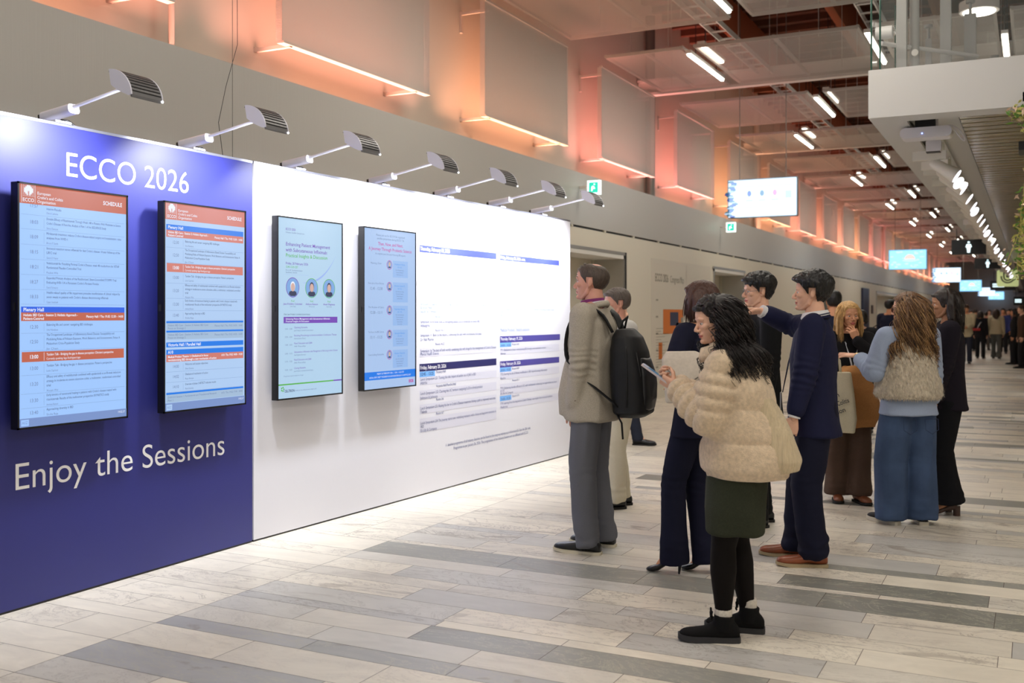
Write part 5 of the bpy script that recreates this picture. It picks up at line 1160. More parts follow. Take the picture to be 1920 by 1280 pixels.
def collar(P, s, m, name='collar', r=.040, h=.036, tilt=.35, gap=.0, z=.0, th=.004, fold=True, dx=0.0):
    """standing collar band around the neck, open at the throat by gap"""
    q = MB(); n = 26; H = s.H; c = s.neck + s.up * (.006 * H + z) + s.fw * dx; vs = []
    for i in range(n + 1):
        a = gap + (2 * PI - 2 * gap) * i / n; d = s.fw * math.cos(a) * 1.05 + s.lf * math.sin(a)
        zz = -tilt * math.cos(a) * .03
        for (rr, hh) in ((r * H + .006, -.012), (r * H, h), (r * H + .004, h + .002), (r * H + .016 if fold else r * H + .006, h * .25 if fold else -.012)): vs.append(c + d * rr + Vector((0, 0, zz + hh)))
    fs = []
    for i in range(n):
        for j in range(3): a = i * 4 + j; fs.append((a, a + 4, a + 5, a + 1))
        a = i * 4; fs.append((a + 3, a + 7, a + 4, a))
    q.add(vs, fs, m); return q.obj(name, P, smooth=True)
def cuff(P, s, k, m, a=.90, b=.985, r=.021, name='cuff'):
    q = MB(); H = s.H; p0 = s.el[k].lerp(s.wr[k], a); p1 = s.el[k].lerp(s.wr[k], b); q.tube([p0, p1], [r * H, r * H * .97], m, 18); return q.obj(name, P, smooth=False, autos=50)
def shoe(P, s, k, m, ms, kind='oxford', L=.29, heel=0.0, lace=None):
    fx, fy, fa = s.foot[k]; f_ = Vector((math.cos(fa), math.sin(fa), 0)); l = Vector((-f_.y, f_.x, 0)); H = s.H; o = Vector((s.ank[k].x, s.ank[k].y, 0)) - f_ * L * .27
    q = MB(); w_ = .036 * L / .28; z0 = .018 if kind != 'pump' else .006
    def R(u, z, w2, h, e=2.4): return (o + f_ * L * u + Vector((0, 0, z)), l * w2, Vector((0, 0, h)), e)
    if kind == 'pump':
        hh = heel; pr = [(.03, hh + .012, .024, .022), (.12, hh * .98 + .022, .030, .030), (.30, hh * .86 + .018, .029, .024), (.5, hh * .45 + .016, .030, .020), (.66, hh * .10 + .020, .037, .020), (.82, .018, .038, .017), (.94, .014, .028, .012), (1.0, .010, .010, .007)]
        q.loft([R(u, z, w2, h) for u, z, w2, h in pr], m, 18); V, F_ = remesh(q, .004, 2); sh = vf_obj('shoe', V, F_, m, P)
        h_ = MB(); b = o + f_ * L * .07; h_.tube([b + Vector((0, 0, hh)), b + f_ * .008 + Vector((0, 0, hh * .5)), b + f_ * .012 + Vector((0, 0, .004)), b + f_ * .012], [.020, .010, .006, .0065], m, 10); h_.obj('heel', sh, smooth=True); return sh
    hi = {'oxford': .052, 'sneaker': .05, 'boot': .075, 'slip': .04}[kind]
    pr = [(.0, .035, .018, .020), (.04, .042, .030, .030), (.14, .048, .034, hi * .75), (.28, .050, .036, hi * .72), (.42, .044, .037, hi * .56), (.58, .034, w_ + .003, .030), (.72, .031, w_ + .009, .026), (.84, .029, w_ + .007, .024), (.92, .028, w_ * .98, .021), (.97, .026, w_ * .74, .016), (1.0, .024, w_ * .42, .009)]
    q.loft([R(u, z + z0 * .3, w2, h) for u, z, w2, h in pr], m, 20)
    if kind == 'boot': q.tube([o + f_ * L * .27 + Vector((0, 0, .05)), o + f_ * L * .26 + Vector((0, 0, .095)), o + f_ * L * .25 + Vector((0, 0, .122))], [.046, .047, .048], m, 18)
    elif kind != 'slip': q.tube([o + f_ * L * .24 + Vector((0, 0, .05)), o + f_ * L * .22 + Vector((0, 0, .088))], [.036, .036], m, 16)
    V, F_ = remesh(q, .005, 3); V[:, 2] = np.maximum(V[:, 2], z0 - .004); sh = vf_obj('shoe', V, F_, m, P)
    so = MB(); prs = [(-.01, .020), (.02, .032), (.14, .038), (.35, .036), (.55, w_ + .006), (.72, w_ + .013), (.84, w_ + .011), (.92, w_ * 1.08), (.97, w_ * .88), (1.005, w_ * .6), (1.02, w_ * .25)]
    top = {'oxford': .018, 'sneaker': .026, 'boot': .026, 'slip': .026}[kind]
    A = [o + f_ * L * u + l * w2 for u, w2 in prs] + [o + f_ * L * u - l * w2 for u, w2 in reversed(prs)]
    toe = lambda p: Vector((0, 0, .010 * max(0, ((p - o).dot(f_) / L - .72) / .3)))
    n = len(A); so.add([p + toe(p) for p in A] + [p + toe(p) + Vector((0, 0, top)) for p in A], [tuple(range(n - 1, -1, -1)), tuple(range(n, 2 * n))] + [(i, (i + 1) % n, n + (i + 1) % n, n + i) for i in range(n)], ms)
    so.obj('sole', sh, autos=45)
    if lace:
        la = MB()
        for i in range(4): u = .36 + .065 * i; c = o + f_ * L * u + Vector((0, 0, .064 + hi * .46 - .014 * i)); la.tube([c - l * .024 - Vector((0, 0, .010)), c + Vector((0, 0, .004)), c + l * .024 - Vector((0, 0, .010))], .0028 if kind == 'oxford' else .0042, lace, 6)
        la.obj('laces', sh, smooth=True)
    return sh
def lanyard(P, s, m, dz=-.42, badge=None, xo=.0, name='lanyard', r=.043):
    q = MB(); H = s.H; pts = []
    for i in range(25):
        a = PI * .30 + PI * 1.4 * i / 24; pts.append(s.neck + (s.fw * math.cos(a) + s.lf * math.sin(a)) * (r * H + .006) + Vector((0, 0, .014 * H + .02 * math.cos(a + PI))))
    ft = s.neck + s.fw * (.085 * H + xo) + Vector((0, 0, dz))
    for side, e in ((0, pts[0]), (1, pts[-1])):
        ch = [e, e.lerp(ft, .25) + s.fw * .028, e.lerp(ft, .6) + s.fw * .022, ft]
        q.tube(ch, .008, m, 6, flat=.25)
    q.tube(pts, .009, m, 6, flat=.5); lo = q.obj(name, P, smooth=True)
    if badge:
        b = MB(); c = ft + s.fw * .008; h, w_ = badge; b.add([c - s.lf * w_ + s.fw * .003, c + s.lf * w_, c + s.lf * w_ - Vector((0, 0, h)), c - s.lf * w_ - Vector((0, 0, h)) + s.fw * .003] + [p + s.fw * .003 for p in (c - s.lf * w_ + s.fw * .003, c + s.lf * w_, c + s.lf * w_ - Vector((0, 0, h)), c - s.lf * w_ - Vector((0, 0, h)) + s.fw * .003)], [(0, 1, 2, 3), (7, 6, 5, 4), (0, 4, 5, 1), (1, 5, 6, 2), (2, 6, 7, 3), (3, 7, 4, 0)], mat('badge_card', rgb(226, 226, 232), .4)); b.obj('badge', P)
    return lo
def cap_obj(P, s, m, tfun, seed=1, vox=.0026, name='hair', na=.004, sc=(60, 60, 22), extra=None, ev=.004):
    V, F_, N_, _ = get_head(s.g, vox); C_, G_ = hair_cap(V, F_, N_, tfun, seed, sc, na); A = np.array(s.HM); W_ = C_ @ A[:3, :3].T + A[:3, 3]
    if extra is None: return vf_obj(name, W_, G_, m, P)
    q = MB(); q.add(W_.tolist(), [tuple(f) for f in G_.tolist()], m); extra(q); return q.obj(name, P, smooth=True)
def local(loc, rz, p):
    """world point into the person's frame"""
    v = Vector(p) - Vector(loc); c, s_ = math.cos(-rz), math.sin(-rz); return Vector((v.x * c - v.y * s_, v.x * s_ + v.y * c, v.z))
R_ = math.radians
M_wshirt = cloth('white_shirt', rgb(222, 222, 224)); M_lan = cloth('lanyard_white', rgb(214, 216, 222), .6)
# ================================================================== man in the grey blazer with a black backpack
loc = (-2.52, 6.15, 0); rz = R_(182)
f = Fig(1.81, 'm', lean=-.02, hy=.04, hp=-.02, feet=((-.02, .13, -.02), (-.03, -.12, -.06)), hands=[(.065, .165, .895), (.06, -.165, .895)], elb=[(-1, .6, 0), (-1, -.6, 0)], bulk=1.10)
HB = hair_mat('hair_greybrown', rgb(74, 62, 54), .5)
p = person('man in grey tweed blazer and purple scarf wearing a black backpack, one hand in pocket', loc, rz, f, SK1, [dict(d=(.35, -.5, -1), curl=(.2, .2, .2, .2)), dict(d=(.35, .5, -1))], brow=HB)
M_tw = cloth('grey_tweed', rgb(178, 170, 156), .9, 600, .4, .14)
def skirt_flap(q, s):   # blazer front hanging forward over the belly
    q.loft([((.10, .03, .86), (.10, 0, 0), (0, .14, 0), 2.2), ((.09, .03, 1.0), (.115, 0, 0), (0, .15, 0), 2.3), ((.07, .02, 1.15), (.10, 0, 0), (0, .155, 0), 2.3), ((.03, 0, 1.3), (.10, 0, 0), (0, .16, 0), 2.3)], M_tw, 24)
jacket(p, f, M_tw, hem=-.20, th=.019, flare=1.0, sl=(.038, .034, .028), amp=.009, seed=21, belly=.02, name='blazer', sleeve_end=.93, extra=skirt_flap, wr_amp=.006)
M_gt = cloth('grey_trousers', rgb(104, 106, 114), .8, 900, .2, .06)
trousers(p, f, M_gt, rt=.055, rk=.046, rh=.044, hem=.045, amp=.009, seed=4, brk=.006)
M_bs = mat('black_leather', rgb(22, 24, 28), .32, spec=.5, bump=(300, .1, .002)); M_cs = mat('cream_sole', rgb(214, 206, 184), .6); M_bl_ = mat('black_lace', rgb(12, 12, 14), .6)
for k in (0, 1): shoe(p, f, k, M_bs, M_cs, 'oxford', .315, lace=M_bl_)
M_pp = cloth('purple_knit', rgb(126, 56, 110), .85, 500, .3, .1)
collar(p, f, M_pp, 'scarf', r=.038, h=.052, gap=.12, fold=False, dx=.012); collar(p, f, M_tw, 'blazer_collar', r=.045, h=.028, gap=.9, z=-.006, tilt=.8); collar(p, f, M_lan, 'lanyard', r=.041, h=.028, gap=.8, fold=False, tilt=.5, z=.004)
def t_man(P):
    r = hairline(P, .075, -.06); bald = np.exp(-(((P[:, 0] + .035) / .035) ** 2 + (P[:, 1] / .035) ** 2)) * (P[:, 2] > .08); top = sstep(.05, .1, P[:, 2])
    return np.clip(r * (.006 + .006 * top * sstep(-.02, .07, P[:, 0])) - bald * .011, 0, 1) * (r > .03)
def tuft(q):
    rn = random.Random(2)
    for i in range(70):
        y = rn.uniform(-.045, .045); a = Vector((rn.uniform(.03, .075), y, 0)); a.z = .03 + .088 * math.sqrt(max(0, 1 - ((a.x + .014) / .100) ** 2 - (y / .078) ** 2)) ; b = a + Vector((rn.uniform(.0, .022), rn.uniform(-.01, .01), rn.uniform(.004, .014)))
        q.tube([f.HM @ a, f.HM @ a.lerp(b, .5), f.HM @ b], [.0035, .003, .0012], mat('hair_greyfront', rgb(120, 108, 98), .5), 4)
cap_obj(p, f, HB, t_man, 3, extra=tuft)
# buttons on the sleeve
q = MB()
for i in range(4): c = f.el[0].lerp(f.wr[0], .66 + .065 * i) + Vector((-.02, .052, .0)); q.ball(c, (.009, .004, .009), mat('brown_button', rgb(70, 52, 36), .3), 10, 6)
q.obj('sleeve_buttons', p, smooth=True)
q = MB(); q.box((.02, .165, .985), (.16, .176, 1.03), M_tw); 
# backpack: its own thing, worn on the back
bl = (-2.45, 6.17, 0)
B = thing('backpack', 'black backpack worn by the man in the grey blazer', 'backpack', (loc[0], loc[1], 0.03), rz)
M_bp = mat('black_nylon', rgb(20, 21, 24), .55, spec=.4, bump=(700, .3, .002)); M_bp2 = mat('black_coated', rgb(28, 29, 32), .35, bump=(500, .2, .002))
q = MB(); q.loft([((-.26, 0, .83), (.07, 0, 0), (0, .10, 0), 2.6), ((-.275, 0, .86), (.115, 0, 0), (0, .145, 0), 3), ((-.275, 0, .95), (.125, 0, 0), (0, .155, 0), 3.2), ((-.265, 0, 1.10), (.120, 0, 0), (0, .155, 0), 3.2), ((-.25, 0, 1.24), (.105, 0, 0), (0, .148, 0), 3), ((-.235, 0, 1.33), (.085, 0, 0), (0, .13, 0), 2.6), ((-.22, 0, 1.38), (.05, 0, 0), (0, .09, 0), 2.3)], M_bp, 32)
V, F_ = remesh(q, .008, 3); N_ = normals(V, F_); V = folds(V, N_, .008, (6, 6, 5), 31); vf_obj('bag', V, F_, M_bp, B)
q = MB(); q.loft([((-.365, 0, .88), (.03, 0, 0), (0, .10, 0), 3), ((-.372, 0, .95), (.038, 0, 0), (0, .115, 0), 3.4), ((-.365, 0, 1.10), (.036, 0, 0), (0, .115, 0), 3.4), ((-.345, 0, 1.20), (.02, 0, 0), (0, .10, 0), 3)], M_bp2, 24); V, F_ = remesh(q, .008, 3); vf_obj('front_pocket', folds(V, normals(V, F_), .005, (8, 8, 6), 5), F_, M_bp2, B)
for s_ in (1, -1):
    q = MB(); y = s_ * .125
    pts = [(-.17, y * .8, 1.36), (-.12, y, 1.47), (-.03, y * 1.05, 1.520), (.06, y * 1.1, 1.475), (.105, y * 1.15, 1.38), (.118, y * 1.2, 1.28), (.10, y * 1.38, 1.18), (.0, y * 1.46, 1.08), (-.14, y * 1.3, .97), (-.22, y * 1.1, .90)]
    cr = []
    for i in range(len(pts) - 1):
        for t in (0, .33, .66): cr.append(Vector(pts[i]).lerp(Vector(pts[i + 1]), t))
    cr.append(Vector(pts[-1])); cr = [cr[0]] + [(cr[i - 1] + cr[i] * 2 + cr[i + 1]) / 4 for i in range(1, len(cr) - 1)] + [cr[-1]]
    rr = [.030 if i < len(cr) * .66 else .014 for i in range(len(cr))]; q.tube(cr, rr, M_bp, 10, flat=.32); q.obj('shoulder_strap', B, smooth=True)
q = MB(); q.tube([(-.20, .04, 1.37), (-.215, .035, 1.43), (-.235, 0, 1.455), (-.215, -.035, 1.43), (-.20, -.04, 1.37)], .012, M_bp, 8, flat=.5); q.obj('grab_handle', B, smooth=True)
q = MB(); q.tube([(-.28, .157, .90), (-.285, .160, 1.10), (-.275, .152, 1.25), (-.26, .10, 1.355)], .004, M_bp2, 6); q.tube([(-.34, .12, .90), (-.36, .125, 1.1), (-.33, .12, 1.24)], .004, M_bp2, 6); q.obj('zip', B, smooth=True)
q = MB(); q.tube([(-.20, .12, .86), (-.24, .13, .80), (-.25, .135, .70)], .011, M_bp, 6, flat=.3); q.obj('loose_strap', B, smooth=True)

# ================================================================== woman in the cream fleece jacket with a phone
loc = (-1.235, 4.77, 0); rz = R_(193)
HD = hair_mat('hair_black', rgb(24, 19, 20), .42); HD2 = hair_mat('hair_black_sheen', rgb(44, 34, 34), .35)
f = Fig(1.565, 'f', lean=.12, hy=.30, hp=.22, feet=((.055, .075, .14), (-.055, -.10, -.05)), hands=[(.275, .035, 1.165), (.285, -.05, 1.17)], elb=[(-.5, .45, -1), (-.5, -.5, -1)], sway=(.0, 0))
p = person('woman with dark curly hair in a cream fleece jacket looking down at her phone', loc, rz, f, SK2, [dict(d=(.75, -.30, .35), n=(.0, -.75, .6), curl=(.75, .8, .85, .9), thumb=.9), dict(d=(.75, .28, .38), n=(-.1, .8, .6), curl=(.8, .85, .9, .9), thumb=1.0)], brow=HD)
M_fl_ = mat('cream_fleece', rgb(222, 200, 172), .95, spec=.1, sheen=.35, bump=(240, .9, .006), var=(60, .14)); M_kn = mat('cream_knit', rgb(206, 188, 156), .95, sheen=.2, bump=(160, .9, .006, (1, 1, .05)), var=(90, .12, (1, 1, .05)))
H = f.H; q = MB()
rings = [((-.055, 0, .755), (.190, 0, 0), (0, .205, 0), 2.3), ((-.05, 0, .80), (.208, 0, 0), (0, .222, 0), 2.3), ((-.045, 0, .90), (.205, 0, 0), (0, .222, 0), 2.3), ((-.03, 0, 1.0), (.185, 0, 0), (0, .208, 0), 2.3), ((-.012, 0, 1.10), (.168, 0, 0), (0, .202, 0), 2.3), ((.0, 0, 1.20), (.152, 0, 0), (0, .198, 0), 2.2), ((.012, 0, 1.28), (.130, 0, 0), (0, .172, 0), 2.2), ((.025, 0, 1.335), (.098, 0, 0), (0, .115, 0), 2.1), ((.042, 0, 1.375), (.078, 0, 0), (0, .085, 0), 2)]
q.loft(rings, M_fl_, 36)
for k in (0, 1):
    w_ = f.el[k].lerp(f.wr[k], .86); limb(q, [f.neck.lerp(f.sh[k], .6) - Vector((0, 0, .03)), f.sh[k] + Vector((0, 0, -.015)), f.sh[k].lerp(f.el[k], .55), f.el[k]], [.060, .074, .088, .088], M_fl_, n=22); limb(q, [f.el[k], f.el[k].lerp(w_, .5), w_], [.088, .084, .062], M_fl_, n=22)
V, F_ = remesh(q, .008, 3); N_ = normals(V, F_); near = np.zeros(len(V))
for k in (0, 1):
    st_, dist = chain_param(V, [f.sh[k], f.el[k], f.wr[k]]); m_ = (dist < .105) * sstep(.02, .10, st_); V = V + N_ * ((np.abs(np.sin(st_ * PI / .058 + vnoise(V * 5, 3) * 1.5)) ** .55 - .75) * .020 * m_)[:, None]; near = np.maximum(near, m_)
quilt = np.abs(np.sin((V[:, 2] - .78 + .02 * vnoise(V * 4, 8)) * PI / .155)) ** .35; V = V + N_ * ((quilt - .85) * .020 * (1 - near) * (V[:, 2] < 1.3))[:, None]
V = folds(V, N_, .010, (7, 7, 5), 12); V = relax(V, F_, 1); vf_obj('fleece_jacket', V, F_, M_fl_, p)
collar(p, f, M_fl_, 'jacket_collar', r=.052, h=.055, gap=.5, z=-.02, tilt=.9, dx=.02); 
q = MB(); q.tube([(.135, -.01, .775), (.150, -.01, 1.0), (.150, -.01, 1.15), (.135, -.01, 1.27), (.118, -.01, 1.34)], .008, mat('zip_tape', rgb(150, 138, 116), .6), 6, flat=.5); q.obj('zip', p, smooth=True)
M_ov = cloth('olive_skirt', rgb(50, 54, 42), .9, 500, .3, .12)
q = MB(); q.loft([((.0, 0, .500), (.134, 0, 0), (0, .175, 0), 2.5), ((.0, 0, .60), (.140, 0, 0), (0, .185, 0), 2.5), ((-.01, 0, .75), (.140, 0, 0), (0, .178, 0), 2.3), ((-.02, 0, .90), (.105, 0, 0), (0, .135, 0), 2.2)], M_ov, 32)
V, F_ = remesh(q, .008, 2); V = folds(V, normals(V, F_), .014, (9, 9, 2.2), 16); vf_obj('skirt', V, F_, M_ov, p)
M_ti = mat('black_tights', rgb(14, 10, 10), .7, spec=.15)
q = MB()
for k in (0, 1): limb(q, [f.hj[k], f.hj[k].lerp(f.knee[k], .6), f.knee[k], f.knee[k].lerp(f.ank[k], .30), f.knee[k].lerp(f.ank[k], .75), f.ank[k]], [.088, .076, .058, .062, .041, .033], M_ti, n=18)
V, F_ = remesh(q, .008, 4); vf_obj('tights', V, F_, M_ti, p)
M_sk = cloth('wool_sock', rgb(206, 200, 190), .95, 300, .5, .15)
for k in (0, 1):
    q = MB(); a = f.ank[k]; q.tube([(a.x, a.y, .085), (a.x, a.y, .125), (a.x, a.y, .150), (a.x, a.y, .158)], [.038, .040, .041, .037], M_sk, 18); q.obj('sock', p, smooth=True)
M_hb = mat('black_suede', rgb(13, 13, 15), .8, spec=.2, bump=(300, .3, .003)); M_hs = mat('grey_rubber', rgb(40, 40, 44), .6)
for k in (0, 1):
    sh = shoe(p, f, k, M_hb, M_hs, 'boot', .275, lace=mat('speckled_lace', rgb(120, 118, 116), .7))
    fa = f.foot[k][2]; a = f.ank[k]; fw_ = Vector((math.cos(fa), math.sin(fa), 0)); lf_ = Vector((-fw_.y, fw_.x, 0)); q = MB(); c = Vector((a.x, a.y, .118)) + fw_ * .054
    for s_ in (-1, 1): q.tube([c, c + lf_ * .03 * s_ + Vector((0, 0, .025)), c + lf_ * .045 * s_ + Vector((0, 0, .002)), c + lf_ * .02 * s_ - Vector((0, 0, .012))], .005, M_hb, 6)
    q.obj('lace_bow', sh, smooth=True)
def t_f1(P): return hairline(P, .066, -.08) * (.007 + .02 * sstep(.0, .1, P[:, 2]))
cap_obj(p, f, HD, t_f1, 5, na=.008)
kw = dict(vol=.58, out=.45, torso=(.0, 0, 1.40, .135, .18), azr=(1.5, 2 * PI - 1.5), stiff=.78, elmin=-.5)
hair_mass(p, f.HM, HD, length=.25, n=230, r=.013, curl=.004, rnd=random.Random(9), **dict(kw, vol=.42, azr=(1.8, 2 * PI - 1.8)))
strands(f.HM, 620, .36, .0021, [HD, HD2], curl=.019, cf=12, thr=.4, rnd=random.Random(8), kids=4, clump=.008, **kw).obj('curls', p, smooth=True)
# phone held in both hands
PH = thing('smartphone', 'smartphone with a pale case held up by the woman in cream fleece', 'phone', tuple(Vector(loc) + Matrix.Rotation(rz, 3, 'Z') @ Vector((.375, -.005, 1.222))), rz)
PH.rotation_euler = (0, -.62, rz)
q = MB(); q.rbox((-.075, -.037, -.005), (.075, .037, .004), .009, mat('phone_case', rgb(196, 186, 190), .35), axis=2); q.obj('case', PH, autos=40)
q = MB(); q.rbox((-.070, -.033, .004), (.070, .033, .0055), .007, mat('phone_glass', rgb(60, 84, 100), .1, emit=rgb(90, 130, 160), es=.5), axis=2); q.obj('screen', PH)
# knitted tote behind her
T = thing('tote_bag', 'ribbed cream knitted tote bag hanging behind the woman in cream fleece', 'bag', tuple(Vector(loc) + Matrix.Rotation(rz, 3, 'Z') @ Vector((-.16, .05, .775))), rz); T.scale = (.92, .92, .95)
q = MB(); q.loft([((-.02, 0, .02), (.115, 0, 0), (0, .13, 0), 2.8), ((-.025, 0, .07), (.125, 0, 0), (0, .15, 0), 2.8), ((.0, 0, .2), (.10, 0, 0), (0, .14, 0), 2.6), ((.05, 0, .36), (.055, 0, 0), (0, .11, 0), 2.4), ((.075, 0, .42), (.03, 0, 0), (0, .08, 0), 2.3)], M_kn, 32)
V, F_ = remesh(q, .006, 2); N_ = normals(V, F_); an = np.arctan2(V[:, 1], V[:, 0] + .0); V = V + N_ * (.0022 * np.sin(an * 60))[:, None]; V = folds(V, N_, .008, (5, 5, 4), 4); vf_obj('bag', V, F_, M_kn, T)
q = MB()
for s_ in (-1, 1): q.tube([(.06, s_ * .04, .38), (.085, s_ * .03, .43), (.10, 0, .45), (.105, -s_ * .02, .44)], .009, M_kn, 8, flat=.5)
q.obj('handle', T, smooth=True)

# ================================================================== woman in navy suit and high heels, mostly hidden
loc = (-1.74, 5.83, 0); rz = R_(158)
HR = hair_mat('hair_auburn', rgb(70, 42, 32), .4); M_nv = cloth('navy_suiting', rgb(18, 20, 42), .8, 900, .15, .05)
f = Fig(1.60, 'f', lean=.03, feet=((.10, .085, .40), (-.02, -.075, .25)), hands=[(.10, .08, 1.10), (.12, -.08, 1.08)], elb=[(-.5, 1, -.4), None], hy=.1, heel=.075, sway=(-.01, -.06))
p = person('woman in navy trouser suit and black stiletto heels standing behind the cream fleece jacket', loc, rz, f, SK3, brow=HR)
jacket(p, f, M_nv, hem=-.20, th=.014, flare=1.10, sl=(.038, .034, .026), amp=.006, seed=41, sleeve_end=.97)
trousers(p, f, M_nv, rt=.056, rk=.044, rh=.047, flare=.054, hem=.055, amp=.005, seed=43)
for k in (0, 1): shoe(p, f, k, mat('black_patent', rgb(16, 16, 18), .3), M_bl_, 'pump', .225, heel=.085)
collar(p, f, M_wshirt, r=.038, h=.03, gap=.6)
def t_bob(P): return hairline(P, .064, -.085) * (.014 + .016 * sstep(0, .1, P[:, 2]))
cap_obj(p, f, HR, t_bob, 6, na=.003)
hair_mass(p, f.HM, HR, length=.16, n=130, r=.010, rnd=random.Random(19), out=.15, stiff=.72)
strands(f.HM, 300, .20, .0016, [HR], rnd=random.Random(18), out=.15, stiff=.72).obj('hair_lengths', p, smooth=True)
Rz = Matrix.Rotation(rz, 3, 'Z'); M_cv = cloth('cream_leatherette', rgb(206, 196, 184), .6, 200, .2, .06)
T = thing('shoulder_bag', 'pale cream envelope-flap bag in front of the navy suited woman', 'bag', tuple(Vector((-1.70, 5.55, 1.015))), R_(200))
q = MB(); q.loft([((0, 0, .0), (.125, 0, 0), (0, .03, 0), 5), ((0, 0, .13), (.140, 0, 0), (0, .045, 0), 5), ((.01, 0, .24), (.140, 0, 0), (0, .035, 0), 4.5), ((.045, 0, .285), (.08, 0, 0), (0, .022, 0), 3)], M_cv, 40); V, F_ = remesh(q, .006, 3); V = folds(V, normals(V, F_), .006, (5, 5, 5), 9); vf_obj('bag', V, F_, M_cv, T)
q = MB(); q.tube([(.14, .045, .20), (.02, .054, .10), (-.14, .045, .205)], .0035, mat('bag_seam', rgb(120, 112, 104), .6), 5); q.obj('flap_seam', T, smooth=True)
q = MB(); q.tube([(-.10, .0, .26), (-.112, -.03, .38), (-.118, -.07, .47)], .011, M_cv, 6, flat=.3); q.obj('strap', T, smooth=True)

# ================================================================== man in the blue suit pointing
loc = (-1.18, 6.43, 0); rz = R_(186)
HK = hair_mat('hair_jet', rgb(14, 13, 15), .36)
f = Fig(1.73, 'm', lean=-.0, tw=.0, hy=-.02, hp=-.02, feet=((.0, .11, .22), (.13, -.12, .10)), hands=[(.105, .27, .87), (.36, -.30, 1.525)], elb=[(-1, .4, 0), (.2, -1, -.2)], bulk=1.08)
p = person('man in royal navy suit and tan shoes pointing with a raised arm, white collar', loc, rz, f, SK2, [dict(d=(.25, -.05, -1), n=(.0, -1, 0), curl=(.7, .8, .85, .9)), dict(d=(1, .1, .0), n=(0, .5, -1), curl=(.15, .9, 1, 1))], brow=HK)
M_bsu = cloth('blue_suiting', rgb(24, 27, 58), .75, 900, .15, .05); M_bst = cloth('blue_suiting_shaded', rgb(19, 21, 42), .8, 900, .15, .05)  # trousers of the same suit, darker: shade lower down put into the cloth colour
jacket(p, f, M_bsu, hem=-.24, th=.017, flare=1.03, sl=(.042, .036, .028), amp=.010, seed=51, sleeve_end=.80, belly=.015, name='suit_jacket', wr_amp=.005)
trousers(p, f, M_bst, rt=.060, rk=.053, rh=.048, hem=.050, amp=.010, seed=53, brk=.010)
M_tan = mat('tan_leather', rgb(138, 72, 42), .35, spec=.5, var=(14, .18), bump=(200, .1, .002)); M_tl = mat('tan_lace', rgb(84, 44, 28), .6)
for k in (0, 1): shoe(p, f, k, M_tan, mat('welt_cream', rgb(170, 152, 120), .6), 'oxford', .295, lace=M_tl)
collar(p, f, M_wshirt, 'shirt_collar', r=.039, h=.040, gap=.3, z=.002); collar(p, f, M_bsu, 'jacket_collar', r=.042, h=.020, gap=1.0, z=-.006, tilt=.6)
cuff(p, f, 0, M_wshirt, .85, .985, .022); cuff(p, f, 1, M_wshirt, .80, 1.0, .025)
lanyard(p, f, mat('lanyard_navy', rgb(60, 64, 90), .6), dz=-.44, badge=(.15, .045), xo=.045)
def t_thick(P): return hairline(P, .060, -.062) * (.016 + .022 * sstep(.0, .09, P[:, 2])) 
def fringe(q, f=f, HK=HK, n=90, seed=5, ln=.05, yr=.06):
    rn = random.Random(seed)
    for i in range(n):
        y = rn.uniform(-yr, yr); a = Vector((.045, y * .8, .118 - abs(y) * .35)); b = Vector((.092 - abs(y) * .35, y, .088 - abs(y) * .2)); c = Vector((.092 - abs(y) * .4, y + rn.uniform(-.012, .012), .088 - ln * rn.uniform(.4, 1)))
        q.tube([f.HM @ v for v in (a, a.lerp(b, .5) + Vector((.004, 0, .006)), b, b.lerp(c, .6), c)], [.006, .006, .0055, .004, .0012], HK, 5)
cap_obj(p, f, HK, t_thick, 7, na=.006, extra=lambda q: fringe(q, ln=.018))

# ================================================================== young man in black suit and glasses
loc = (-1.74, 7.42, 0); rz = R_(212)
f = Fig(1.765, 'm', hy=-.02, hp=.02, feet=((.06, .11, .2), (-.05, -.10, -.2)), bulk=.98)
p = person('young man with thick black fringe, wire glasses and black suit with striped tie', loc, rz, f, SK2, brow=HK)
M_bk = cloth('black_suiting', rgb(20, 21, 24), .85, 900, .15, .05)
jacket(p, f, M_bk, hem=-.24, th=.015, amp=.006, seed=61, name='suit_jacket'); trousers(p, f, M_bk, hem=.05, seed=63)
for k in (0, 1): shoe(p, f, k, M_bs, M_bl_, 'oxford', .29, lace=M_bl_)
collar(p, f, M_wshirt, 'shirt_collar', r=.036, h=.036, gap=.35)
q = MB(); nk = f.neck; fw_ = f.fw
q.add([nk + Vector((.074, .055, -.005)), nk + Vector((.074, -.055, -.005)), nk + Vector((.148, -.006, -.27)), nk + Vector((.148, .006, -.27)), nk + Vector((.04, .05, .0)), nk + Vector((.04, -.05, .0)), nk + Vector((.10, -.006, -.27)), nk + Vector((.10, .006, -.27))], [(0, 3, 2, 1), (4, 5, 6, 7), (0, 1, 5, 4), (1, 2, 6, 5), (2, 3, 7, 6), (3, 0, 4, 7)], M_wshirt); 
q.obj('shirt_front', p)
q = MB(); q.add([nk + Vector((.080, .018, -.01)), nk + Vector((.080, -.018, -.01)), nk + Vector((.084, -.012, -.04)), nk + Vector((.160, -.02, -.28)), nk + Vector((.160, .02, -.28)), nk + Vector((.084, .012, -.04))], [(0, 5, 2, 1), (5, 4, 3, 2)], mat('dark_tie', rgb(40, 44, 62), .6)); q.obj('tie', p)
for s_ in (-1, 1):
    q = MB(); q.add([nk + Vector((.03, s_ * .075, .0)), nk + Vector((.083, s_ * .065, -.05)), nk + Vector((.135, s_ * .075, -.16)), nk + Vector((.158, s_ * .012, -.30)), nk + Vector((.128, s_ * .035, -.16)), nk + Vector((.085, s_ * .045, -.03))], [(0, 1, 5), (1, 2, 4, 5), (2, 3, 4)] if s_ > 0 else [(5, 1, 0), (5, 4, 2, 1), (4, 3, 2)], M_bk); q.obj('lapel', p)
